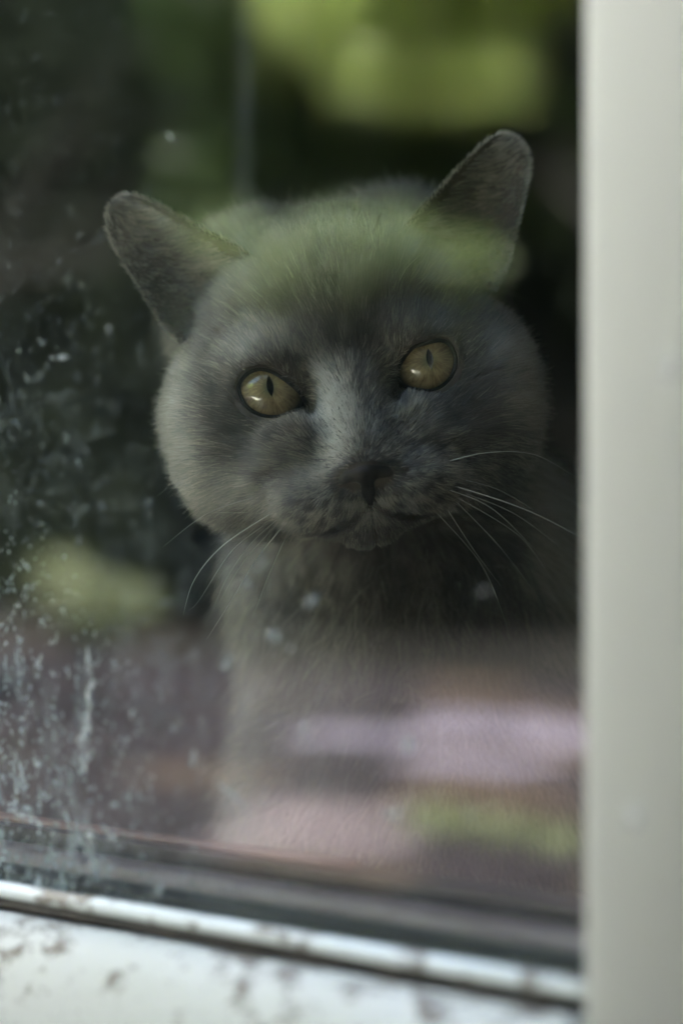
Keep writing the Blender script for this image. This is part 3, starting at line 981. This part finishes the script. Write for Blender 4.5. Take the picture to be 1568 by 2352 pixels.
# length in mm
Lh = 3.4 + 0.075 * np.linalg.norm(hr - Nn, axis=1)
Lh = np.where(muz_ := ((np.abs(hr[:, 0]) < 34) & (hr[:, 1] < 8) & (hr[:, 2] < -26)), 3.6, Lh)
br = (np.abs(hr[:, 0]) < 16) & (hr[:, 1] < 12) & (hr[:, 2] < 12) & (hr[:, 2] > -30)
Lh = np.where(br, 2.9 + 0.04 * (hr[:, 2] + 30), Lh)
Lh = np.where(eyed < 9, np.minimum(Lh, 2.2 + 0.45 * np.maximum(eyed, 0)), Lh)
side = np.clip((np.abs(hr[:, 0]) - 38) / 20, 0, 1) * np.clip((20 - hr[:, 2]) / 20, 0, 1)
Lh = Lh + 3.0 * side
Lh = Lh + 9 * bod[:, 0] * ~is_ear
bod = bod * ~is_ear[:, None]
Lh[nb:] = e_len
mouth_d = np.full(n, 99.0)
for s in (-1, 1):
    ml = np.array([(0, -22, -46), (s * 5, -20.5, -49.6), (s * 12, -15, -51.8), (s * 22, -7, -52.6), (s * 30, 2, -50.5)], float)
    for a_, b_ in zip(ml[:-1], ml[1:]):
        e_ = b_ - a_
        tq_ = np.clip(((hr - a_) @ e_) / (e_ @ e_), 0, 1)
        mouth_d = np.minimum(mouth_d, np.linalg.norm(hr - a_ - tq_[:, None] * e_, axis=1))
Lh = np.where(mouth_d < 3.6, 1.5, Lh)
Lh = Lh * rng.uniform(0.65, 1.15, n)
lift0 = np.where(muz_, 0.45, 0.55) + rng.normal(0, 0.08, n)
lift0 = np.where(ear_in, 0.28, lift0)
guard = rng.random(n) < 0.22
NP = 5
sv = np.linspace(0, 1, NP)
pts = np.zeros((n, NP, 3))
step = Lh / (NP - 1)
cur = hr - hn * 0.25
pts[:, 0] = cur
grav = RH.T @ np.array([0, 0, -1.0])
for i in range(1, NP):
    a = lift0 * (1 - 0.75 * (i - 1) / (NP - 1))
    d = t * np.cos(a)[:, None] + hn * np.sin(a)[:, None] + grav * 0.06 * i * (Lh / 14)[:, None]
    d /= np.linalg.norm(d, axis=1)[:, None]
    cur = cur + d * step[:, None]
    pts[:, i] = cur
wp = (RH @ pts.reshape(-1, 3).T).T / 1000.0
rad0 = np.where(bod[:, 0] > 0.5, 0.085, 0.062) * rng.uniform(0.75, 1.25, n)
rad0 = np.where(is_ear, 0.065, rad0)
rad0 = np.where(guard, rad0 * 1.9, rad0)
radius = (rad0[:, None] * (1 - 0.8 * sv[None, :] ** 1.5) / 1000.0)

# coat colour value per strand: blue-grey with faint ghost markings, some light and shade painted in
tint = 0.5 + 0.13 * vnoise(hr, 5.0, 5)[:, 0] + 0.16 * vnoise(hr, 17.0, 6)[:, 0] + rng.normal(0, 0.11, n) + 0.20 * vnoise(hr, 1.5, 77)[:, 0] + np.where(guard, 0.20, -0.07)
def blob(cx, cz, rx, rz, v, front=30):
    global tint
    tint = tint + v * np.exp(-((hr[:, 0] - cx) / rx) ** 2 - ((hr[:, 2] - cz) / rz) ** 2) * (hr[:, 1] < front)
blob(3, 18, 11, 13, -0.30)          # dark smudge between the brows
blob(12, 22, 3, 9, -0.12)
blob(-10, 6, 4, 8, 0.25)            # light inner brow
blob(14, 8, 5, 7, 0.15)
blob(-6, -11, 8, 17, 0.58)  # pale bridge, its lit left plane painted into the tint
blob(18, -9, 7, 5, -0.22)  # darker under the eyes to offset sky light there
blob(-18, -9, 5, 4, -0.10)
blob(-14, -28, 12, 9, 0.26)  # bridge's painted light carried onto the muzzle top
blob(12, -30, 10, 8, 0.12)
blob(0, -43, 34, 9, 0.40, 14)  # paler muzzle, tint raised to brighten the underlit pads
blob(-26, 12, 14, 8, 0.12)           # paler left brow
blob(-43, -4, 11, 12, -0.26)
blob(43, -4, 11, 12, -0.16)
blob(0, -52, 10, 4, -0.30)  # shadow below the muzzle painted into the chin tint
for s in (-1, 1):
    for cx, cz in ((9, -40), (14, -41.5), (19, -41), (24, -39.5), (10, -44.5), (16, -46), (22, -45), (28, -43)):
        blob(s * cx + rng.uniform(-0.7, 0.7), cz + rng.uniform(-0.7, 0.7), 1.7, 1.35, -0.50, 12)
tint = tint + np.clip((np.abs(hr[:, 0]) - 46) / 12, 0, 1) * 0.36 * (hr[:, 2] < 20)     # paler ruff, side light added to its tint
tint = np.where(eyed < 4.5, tint - 0.22 * (1 - np.clip(eyed, 0, 4.5) / 4.5), tint)
tint = tint - 0.35 * ((nose_m := np.sqrt((hr[:, 0] / 11.5) ** 2 + ((hr[:, 2] + 35) / 6.5) ** 2)) < 1.0) * (hr[:, 1] < -8)
rim = np.zeros(n, bool); rim[nb:] = e_len < 2.7
tint = np.where(rim, tint + 0.35, tint)
tint = tint - 0.75 * np.clip(1 - (mouth_d - 2.2) / 2.2, 0, 1)
tint = np.where(hr[:, 2] > 22, np.where(is_ear, tint, tint - 0.14 * np.clip((hr[:, 2] - 22) / 20, 0, 1)), tint)  # crown tint darkened to offset light from the sky above
tint = tint - 0.04 * bod[:, 0]
tint = np.where(ear_in, tint + 0.30, tint)
tint = np.clip(tint, 0.02, 1.0)

hcv = bpy.data.hair_curves.new('fur')
hcv.add_curves([NP] * n)
hcv.position_data.foreach_set('vector', wp.astype(np.float32).ravel())
ra = hcv.attributes.get('radius') or hcv.attributes.new('radius', 'FLOAT', 'POINT')
ra.data.foreach_set('value', radius.astype(np.float32).ravel())
ta = hcv.attributes.new('tint', 'FLOAT', 'CURVE')
ta.data.foreach_set('value', tint.astype(np.float32))
m_, nt, b, out = nodes('blue_grey_fur')
nt.nodes.remove(b)
at = nt.nodes.new('ShaderNodeAttribute'); at.attribute_name = 'tint'
c = ramp(nt, at.outputs['Fac'], [(0.0, (0.018, 0.016, 0.016)), (0.35, (0.050, 0.0435, 0.0375)), (0.6, (0.115, 0.100, 0.085)), (1.0, (0.50, 0.44, 0.36))])
hb = nt.nodes.new('ShaderNodeBsdfHairPrincipled')
hb.parametrization = 'COLOR'
nt.links.new(c, hb.inputs['Color'])
hb.inputs['Roughness'].default_value = 0.38
hb.inputs['Radial Roughness'].default_value = 0.45
nt.links.new(hb.outputs[0], out.inputs['Surface'])
hcv.materials.append(m_)
fur = bpy.data.objects.new('fur', hcv)
COL.objects.link(fur)
fur.parent = cat
fur['kind'] = 'stuff'
print('strands', n, 'verts', len(V))

# ---- whiskers
m_, nt, b, out = nodes('whisker')
b.inputs['Base Color'].default_value = (0.75, 0.73, 0.66, 1)
b.inputs['Roughness'].default_value = 0.35
M_WH = m_
WH = [([(627, 1176), (513, 1252), (447, 1331), (421, 1412)], 0.16), ([(594, 1139), (477, 1179), (376, 1255)], 0.09),
      ([(622, 1196), (533, 1265), (459, 1377), (434, 1402)], 0.07), ([(651, 1207), (589, 1285), (533, 1377), (475, 1468)], 0.16),
      ([(678, 1224), (632, 1306), (591, 1402)], 0.14), ([(698, 1232), (685, 1295), (682, 1346)], 0.07),
      ([(665, 1215), (618, 1320), (580, 1420)], 0.06), ([(590, 1176), (530, 1178), (478, 1176)], 0.05),
      ([(969, 1200), (993, 1265), (1009, 1334)], 0.07), ([(984, 1194), (1015, 1270), (1039, 1353)], 0.07),
      ([(1002, 1188), (1056, 1290), (1100, 1377)], 0.12), ([(1008, 1188), (1050, 1262), (1098, 1340)], 0.09),
      ([(1027, 1170), (1124, 1280), (1198, 1353), (1258, 1456)], 0.15), ([(1051, 1164), (1161, 1243), (1295, 1353)], 0.09),
      ([(1012, 1119), (1126, 1166), (1225, 1260)], 0.10), ([(1039, 1116), (1126, 1142), (1225, 1179), (1335, 1235)], 0.15),
      ([(1018, 1063), (1115, 1040), (1225, 1044), (1320, 1095)], 0.11), ([(1062, 1101), (1144, 1125), (1225, 1172)], 0.07),
      ([(1024, 1166), (1085, 1260), (1150, 1347)], 0.07), ([(907, 668), (930, 620), (967, 583)], 0.07),
      ([(705, 1235), (700, 1290), (712, 1340)], 0.04), ([(640, 1200), (560, 1290), (500, 1390)], 0.05), ([(1045, 1140), (1190, 1230), (1265, 1330)], 0.06), ([(995, 1195), (1030, 1290), (1060, 1390)], 0.05),
      ([(1000, 1175), (1100, 1290), (1150, 1400), (1170, 1470)], 0.06), ([(1060, 1130), (1180, 1180), (1290, 1260)], 0.06), ([(1015, 1195), (1060, 1310), (1095, 1410)], 0.05), ([(985, 1200), (1000, 1270), (1010, 1330)], 0.04),
      ([(640, 1190), (575, 1250), (520, 1330), (490, 1400)], 0.06), ([(1045, 1150), (1150, 1260), (1240, 1380)], 0.05),
      ([(430, 1070), (400, 1105), (362, 1140)], 0.04), ([(438, 1075), (415, 1105), (385, 1135)], 0.04)]
for P_, r0 in WH:
    h0 = ray_hit(*P_[0])
    if h0 is None: h0 = (P(*P_[0], 0.70) - O) * 1000
    d0 = (O[1] * 1000 + h0[1]) / 1000.0 + 0.001
    brow = P_[0][1] < 700
    d1 = d0 - 0.006 if brow else d0 + 0.004
    ctrl = [P(p[0], p[1], d0 + (d1 - d0) * i / (len(P_) - 1)) for i, p in enumerate(P_)]
    m = len(ctrl); line = []
    for i in range(25):
        tt = i / 24 * (m - 1); k = min(int(tt), m - 2); f = tt - k
        a, b_, c_, d_ = ctrl[max(k - 1, 0)], ctrl[k], ctrl[k + 1], ctrl[min(k + 2, m - 1)]
        line.append(0.5 * ((2 * b_) + (-a + c_) * f + (2 * a - 5 * b_ + 4 * c_ - d_) * f * f + (-a + 3 * b_ - 3 * c_ + d_) * f ** 3))
    line = np.array(line) - O
    v, f = [], []
    for i, p in enumerate(line):
        tg = line[min(i + 1, 24)] - line[max(i - 1, 0)]; tg /= np.linalg.norm(tg)
        a = np.cross(tg, [0, 1, 0.01]); a /= np.linalg.norm(a); bb = np.cross(tg, a)
        r = r0 * 1.25 / 1000 * (1 - 0.85 * (i / 24) ** 1.3)
        for j in range(5):
            q_ = 2 * math.pi * j / 5
            v.append(p + r * (math.cos(q_) * a + math.sin(q_) * bb))
    for i in range(24):
        for j in range(5):
            f.append((i * 5 + j, i * 5 + (j + 1) % 5, (i + 1) * 5 + (j + 1) % 5, (i + 1) * 5 + j))
    mesh('whisker', np.array(v), np.array(f), M_WH, cat)

# ------------------------------------------------------------------ the garden the pane mirrors, plus unseen objects added to shape the light
M_SOIL = plain('garden_soil', (0.012, 0.011, 0.010), (0.028, 0.023, 0.019), 4, 0.95, spec=0.1)
M_BARK = plain('bark_mulch', (0.005, 0.005, 0.005), (0.014, 0.012, 0.011), 6, 0.9, spec=0.1)
grd = box('ground', -40, 40, -40, 40, -0.3, -0.012, M_SOIL); tag(grd, kind='structure')

def leaf_material(name, c1, c2, trans=0.4):
    m, nt, b, out = nodes(name)
    oi = nt.nodes.new('ShaderNodeNewGeometry')
    c = mixc(nt, oi.outputs['Random Per Island'], c1, c2)
    nt.links.new(c, b.inputs['Base Color'])
    b.inputs['Roughness'].default_value = 0.45 if trans > 0.3 else 0.75
    b.inputs['Specular IOR Level'].default_value = 0.5 if trans > 0.3 else 0.15
    tl = nt.nodes.new('ShaderNodeBsdfTranslucent'); nt.links.new(c, tl.inputs[0])
    mx = nt.nodes.new('ShaderNodeMixShader'); mx.inputs[0].default_value = trans
    nt.links.new(b.outputs[0], mx.inputs[1]); nt.links.new(tl.outputs[0], mx.inputs[2])
    nt.links.new(mx.outputs[0], out.inputs['Surface'])
    return m
M_LIME = leaf_material('lime_leaves', (0.48, 0.58, 0.17), (0.70, 0.78, 0.32))
M_MOSS = leaf_material('moss_green_leaves', (0.09, 0.13, 0.045), (0.17, 0.21, 0.08))
M_OLIVE = leaf_material('olive_leaves', (0.14, 0.165, 0.08), (0.24, 0.26, 0.15))
M_MID = leaf_material('mid_green_leaves', (0.05, 0.09, 0.025), (0.10, 0.15, 0.04))
M_DARK = leaf_material('dark_hedge_leaves', (0.0045, 0.0075, 0.004), (0.011, 0.016, 0.0075), 0.2)
M_TRUNK = plain('bark', (0.014, 0.013, 0.011), (0.03, 0.027, 0.022), 12, 0.9)

def leaves(blobs, n, size, origin, soft=0.45):
    """leaf quads inside a union of ellipsoids (centre, radii)"""
    vol = np.array([np.prod(r) for c, r in blobs]); pick = rng.choice(len(blobs), n, p=vol / vol.sum())
    c = np.array([b[0] for b in blobs])[pick]; r = np.array([b[1] for b in blobs])[pick]
    d = rng.normal(size=(n, 3)); d /= np.linalg.norm(d, axis=1)[:, None]
    p = c + r * d * (rng.random(n) ** soft)[:, None] - np.array(origin)
    a = rng.normal(size=(n, 3)); a /= np.linalg.norm(a, axis=1)[:, None]
    b = np.cross(a, rng.normal(size=(n, 3))); b /= np.linalg.norm(b, axis=1)[:, None]
    s = size * rng.uniform(0.6, 1.3, n)[:, None]
    bend = np.cross(a, b) * s * 0.2
    v = np.stack([p - a * s, p - b * s * 0.45 + bend, p + a * s, p + b * s * 0.45 + bend], 1).reshape(-1, 3)
    f = np.arange(4 * n).reshape(-1, 4)
    return v, f

def tube(pts, radii, n=8):
    v, f = [], []
    pts = [np.array(p, float) for p in pts]
    for i, p in enumerate(pts):
        tg = pts[min(i + 1, len(pts) - 1)] - pts[max(i - 1, 0)]; tg /= np.linalg.norm(tg)
        a = np.cross(tg, [0.3, 1, 0.1]); a /= np.linalg.norm(a); b = np.cross(tg, a)
        for j in range(n):
            q = 2 * math.pi * j / n
            v.append(p + radii[i] * (math.cos(q) * a + math.sin(q) * b))
    for i in range(len(pts) - 1):
        for j in range(n):
            f.append((i * n + j, i * n + (j + 1) % n, (i + 1) * n + (j + 1) % n, (i + 1) * n + j))
    return v, f

def plant(name, label, cat_, blobs, n, size, mat, stem_r, group=None, foot=None):
    c = np.mean([b[0] for b in blobs], axis=0) if foot is None else foot
    o = empty(name, (c[0], c[1], 0)); tag(o, label, cat_, group)
    blobs = [(b[0], b[1] * 1.15) for b in blobs]
    v, f = leaves(blobs, n, size, (c[0], c[1], 0), 0.55)
    mesh('crown' if name.endswith('tree') else 'foliage', v, f, mat, o, smooth=False)
    part = 'trunk' if name.endswith('tree') else 'stem'
    top = max(b[0][2] for b in blobs)
    v, f = tube([(0, 0, -0.02), (0.02, 0.01, top * 0.4), (-0.02, 0.02, top * 0.75), (0.0, 0, top)], [stem_r, stem_r * 0.85, stem_r * 0.6, stem_r * 0.25])
    mesh(part, np.array(v), np.array(f), M_TRUNK, o)
    for bl in blobs[:6]:
        e = bl[0] - np.array([c[0], c[1], 0])
        v, f = tube([(0, 0, top * 0.45), (e[0] * 0.5, e[1] * 0.5, top * 0.45 + (e[2] - top * 0.45) * 0.6), tuple(e)], [stem_r * 0.28, stem_r * 0.16, stem_r * 0.05], 6)
        mesh('limb', np.array(v), np.array(f), M_TRUNK, o)
    return o

def B(px, py, d, r, k=(1, 1, 1)):
    return (mirrored(px, py, d), np.array([r * k[0], r * k[1], r * k[2]]))

plant('maple_tree', 'tree with bright lime leaves mirrored at the top of the pane', 'tree',
      [B(745, -60, 4.6, 0.18), B(780, 60, 4.6, 0.10), B(850, 160, 4.6, 0.12), B(950, 120, 4.7, 0.13), B(1060, 165, 4.6, 0.12), B(1150, 170, 4.6, 0.09), B(640, 60, 5.0, 0.07), B(600, 170, 5.2, 0.06), B(920, -120, 4.8, 0.35), B(1000, -420, 4.8, 0.5), B(800, 0, 4.6, 0.14)],
      28000, 0.022, M_LIME, 0.035, foot=mirrored(1480, 1400, 4.7))
plant('small_tree', 'olive green tree mirrored beside and below the lime one', 'tree',
      [B(560, 40, 5.4, 0.28), B(640, 250, 5.4, 0.22), B(900, 350, 5.4, 0.30), B(1180, 380, 5.4, 0.22), B(650, -250, 5.4, 0.45), B(520, 420, 5.4, 0.2)],
      14000, 0.025, M_MID, 0.03, foot=mirrored(-150, 1400, 5.6))
plant('shrub', 'yellow green shrub mirrored across the cat\'s forehead', 'shrub',
      [B(600, 640, 4.2, 0.09), B(760, 590, 4.2, 0.10), B(900, 570, 4.2, 0.08), B(1070, 610, 4.2, 0.065), B(520, 560, 4.2, 0.07)],
      6000, 0.014, M_MOSS, 0.007, foot=mirrored(1430, 1400, 4.3))
plant('shrub', 'low lime shrub mirrored left of the cat\'s chest', 'shrub',
      [B(190, 1400, 3.3, 0.055), B(270, 1400, 3.3, 0.045), B(120, 1340, 3.4, 0.05)], 3500, 0.012, M_OLIVE, 0.012)
plant('shrub', 'olive clump of ground cover mirrored low beside the stile', 'shrub',
      [B(1040, 1960, 2.15, 0.055, (1.2, 1.2, 0.8)), B(1180, 2000, 2.1, 0.055, (1.2, 1.2, 0.9)), B(1280, 2040, 2.05, 0.05), B(960, 1930, 2.2, 0.04)], 2200, 0.008, M_OLIVE, 0.008)
# tall dark hedge closing the garden
hs, hy, _ = to_window(P(640, 1176, 6.6)); hy = -hy
hb_ = []
for i in range(26):
    for k in range(7):
        hb_.append((from_window(hs - 6.0 + i * 0.5 + random.uniform(-.1, .1) , hy + random.uniform(-0.15, 0.15), 0.25 + k * 0.5), np.array([0.38, 0.38, 0.38])))
c0 = from_window(hs, hy, 0)
hedge = empty('hedge', tuple(c0)); tag(hedge, 'tall dark hedge mirrored behind the trees', 'hedge')
v, f = leaves(hb_, 42000, 0.06, tuple(c0))
mesh('foliage', v, f, M_DARK, hedge, smooth=False)
core = box('branch_core', -6.3, 6.8, -0.12, 0.12, 0, 3.4, M_DARK, hedge); core.rotation_euler = (0, 0, ANG)

hb_ = []  # unseen hedge added to block light from the right
for i in range(9):
    for k in range(9):
        hb_.append((from_window(-0.98 + random.uniform(-.06, .06), 0.38 + i * 0.42, 0.25 + k * 0.52), np.array([0.31, 0.36, 0.36])))
c0 = from_window(-1.03, 2.0, 0)
hedge = empty('hedge', tuple(c0)); tag(hedge, 'tall dark hedge added out of view on the camera side to block light', 'hedge')
v, f = leaves(hb_, 20000, 0.05, tuple(c0))
mesh('foliage', v, f, M_DARK, hedge, smooth=False)
core = box('branch_core', -0.1, 0.1, -1.8, 2.1, 0, 4.4, M_DARK, hedge); core.rotation_euler = (0, 0, ANG)

cc = from_window(-0.05, 3.6, 0)  # unseen conifer added to keep front sky light off the cat
con = empty('added_conifer', tuple(cc)); tag(con, 'tall dark conifer added out of view to block the sky in front', 'tree')
cb = [((cc[0], cc[1], 0.7 + 0.55 * k), np.array([1.45 * (1 - k / 14.5), 1.45 * (1 - k / 14.5), 0.5])) for k in range(13)]
v, f = leaves(cb, 26000, 0.07, (cc[0], cc[1], 0))
mesh('crown', v, f, M_DARK, con, smooth=False)
v, f = tube([(0, 0, -0.02), (0.02, 0, 3.5), (0, 0, 7.4)], [0.14, 0.09, 0.02])
mesh('trunk', np.array(v), np.array(f), M_TRUNK, con)
gw = empty('bounce_wall', (G0[0], G0[1], 0), ANG); tag(gw, 'pale rendered wall added out of view left of the window to bounce sunlight', 'wall')  # unseen wall added as a sunlit reflector for side light
M_PALE = plain('pale_render', (0.66, 0.64, 0.58), (0.76, 0.74, 0.68), 7, 0.9)
box('wall_panel', 2.0, 2.16, 0.0, 1.52, -0.01, 2.5, M_PALE, gw)
box('coping', 1.97, 2.19, 0.0, 1.55, 2.5, 2.55, M_PALE, gw)

# paving: one stone each, pinkish and lavender with dappled sun and shade put into the colours, and a mulch bed beyond
M_ST = [plain('sunlit_lavender_stone', (0.070, 0.060, 0.084), (0.135, 0.116, 0.155), 9, 0.9, spec=0.1),
        plain('sunlit_pink_stone', (0.062, 0.048, 0.055), (0.120, 0.095, 0.106), 9, 0.9, spec=0.1),
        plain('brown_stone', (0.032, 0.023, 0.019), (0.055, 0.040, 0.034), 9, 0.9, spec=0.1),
        plain('shade_dark_stone', (0.011, 0.009, 0.011), (0.026, 0.021, 0.025), 9, 0.9, spec=0.1)]
patio = empty('paving', (G0[0], G0[1], 0), ANG); tag(patio, kind='structure')
box('joint_bed', 0.3, 3.9, 0.03, 2.95, -0.011, -0.006, M_SOIL, patio)
def stone_mesh(mat, w, h):
    b_ = 0.006
    v = []
    for z, ins in ((-0.006, 0), (0.0, 0.0), (0.004, b_)):
        v += [(-w / 2 + ins, -h / 2 + ins, z), (w / 2 - ins, -h / 2 + ins, z), (w / 2 - ins, h / 2 - ins, z), (-w / 2 + ins, h / 2 - ins, z)]
    f = [(8, 9, 10, 11)] + [(i * 4 + j, i * 4 + (j + 1) % 4, (i + 1) * 4 + (j + 1) % 4, (i + 1) * 4 + j) for i in (0, 1) for j in range(4)]
    me = bpy.data.meshes.new('paving_stone'); me.from_pydata(v, [], f); me.materials.append(mat); me.update()
    return me
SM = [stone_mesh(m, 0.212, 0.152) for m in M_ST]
DAPPLE_PATCH = [(1130, 1710, 330, 75, 0), (530, 1890, 130, 120, 1), (760, 1930, 150, 115, 1), (1130, 1545, 110, 50, 2), (1170, 1830, 100, 60, 2)]  # areas where stone tones stand in for sun patches among shade
def picture_of(s_, y_):
    g = from_window(s_, -y_, 0.0)
    return 784 + g[0] / g[1] / K, 1176 + (CZ - g[2]) / g[1] / K
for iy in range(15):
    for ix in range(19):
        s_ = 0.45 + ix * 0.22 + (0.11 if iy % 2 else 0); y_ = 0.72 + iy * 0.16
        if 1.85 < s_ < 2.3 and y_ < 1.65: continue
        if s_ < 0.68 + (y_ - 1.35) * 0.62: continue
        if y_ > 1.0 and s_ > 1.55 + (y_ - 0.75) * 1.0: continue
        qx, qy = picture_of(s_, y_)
        best = min(DAPPLE_PATCH, key=lambda p: ((qx - p[0]) / p[2]) ** 2 + ((qy - p[1]) / p[3]) ** 2)
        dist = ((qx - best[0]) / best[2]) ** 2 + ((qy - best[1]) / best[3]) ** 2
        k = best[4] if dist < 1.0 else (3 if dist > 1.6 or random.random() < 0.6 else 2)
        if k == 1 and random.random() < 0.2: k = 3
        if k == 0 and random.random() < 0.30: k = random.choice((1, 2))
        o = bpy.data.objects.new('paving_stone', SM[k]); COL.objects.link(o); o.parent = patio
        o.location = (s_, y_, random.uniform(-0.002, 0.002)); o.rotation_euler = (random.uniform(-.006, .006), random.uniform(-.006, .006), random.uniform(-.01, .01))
bed = box('mulch_bed', -3.0, 3.0, 2.97, 5.6, -0.011, 0.012, M_BARK); bed.location = (G0[0], G0[1], 0); bed.rotation_euler = (0, 0, ANG)
tag(bed, kind='structure')
M_GRAVEL = plain('pale_gravel', (0.42, 0.40, 0.35), (0.58, 0.55, 0.49), 60, 0.95)
gp = [(1.75, 0.75), (9.0, 0.75), (9.0, 6.2), (7.6, 6.2)]  # unseen gravel added to bounce sunlight from the left
v = [(x, y, z) for z in (-0.011, 0.008) for x, y in gp]
gr = mesh('bounce_gravel_path', v, [(4, 5, 6, 7), (0, 1, 5, 4), (1, 2, 6, 5), (2, 3, 7, 6), (3, 0, 4, 7)], M_GRAVEL, None, smooth=False)
gr.location = (G0[0], G0[1], 0); gr.rotation_euler = (0, 0, ANG); tag(gr, kind='structure')
gp = [(-0.12, 0.10), (0.30, 0.10), (0.36, 0.90), (0.56, 1.35), (1.42, 2.75), (-0.12, 2.90)]  # gravel added outside the mirrored view to bounce light onto frame and cat
v = [(x, y, z) for z in (-0.0055, 0.006) for x, y in gp]
gt = mesh('bounce_gravel_terrace', v, [(6, 7, 8, 9, 10, 11)] + [(i, (i + 1) % 6, (i + 1) % 6 + 6, i + 6) for i in range(6)], plain('grey_gravel', (0.34, 0.33, 0.30), (0.48, 0.46, 0.42), 60, 0.95), None, smooth=False)
gt.location = (G0[0], G0[1], 0); gt.rotation_euler = (0, 0, ANG); tag(gt, kind='structure')
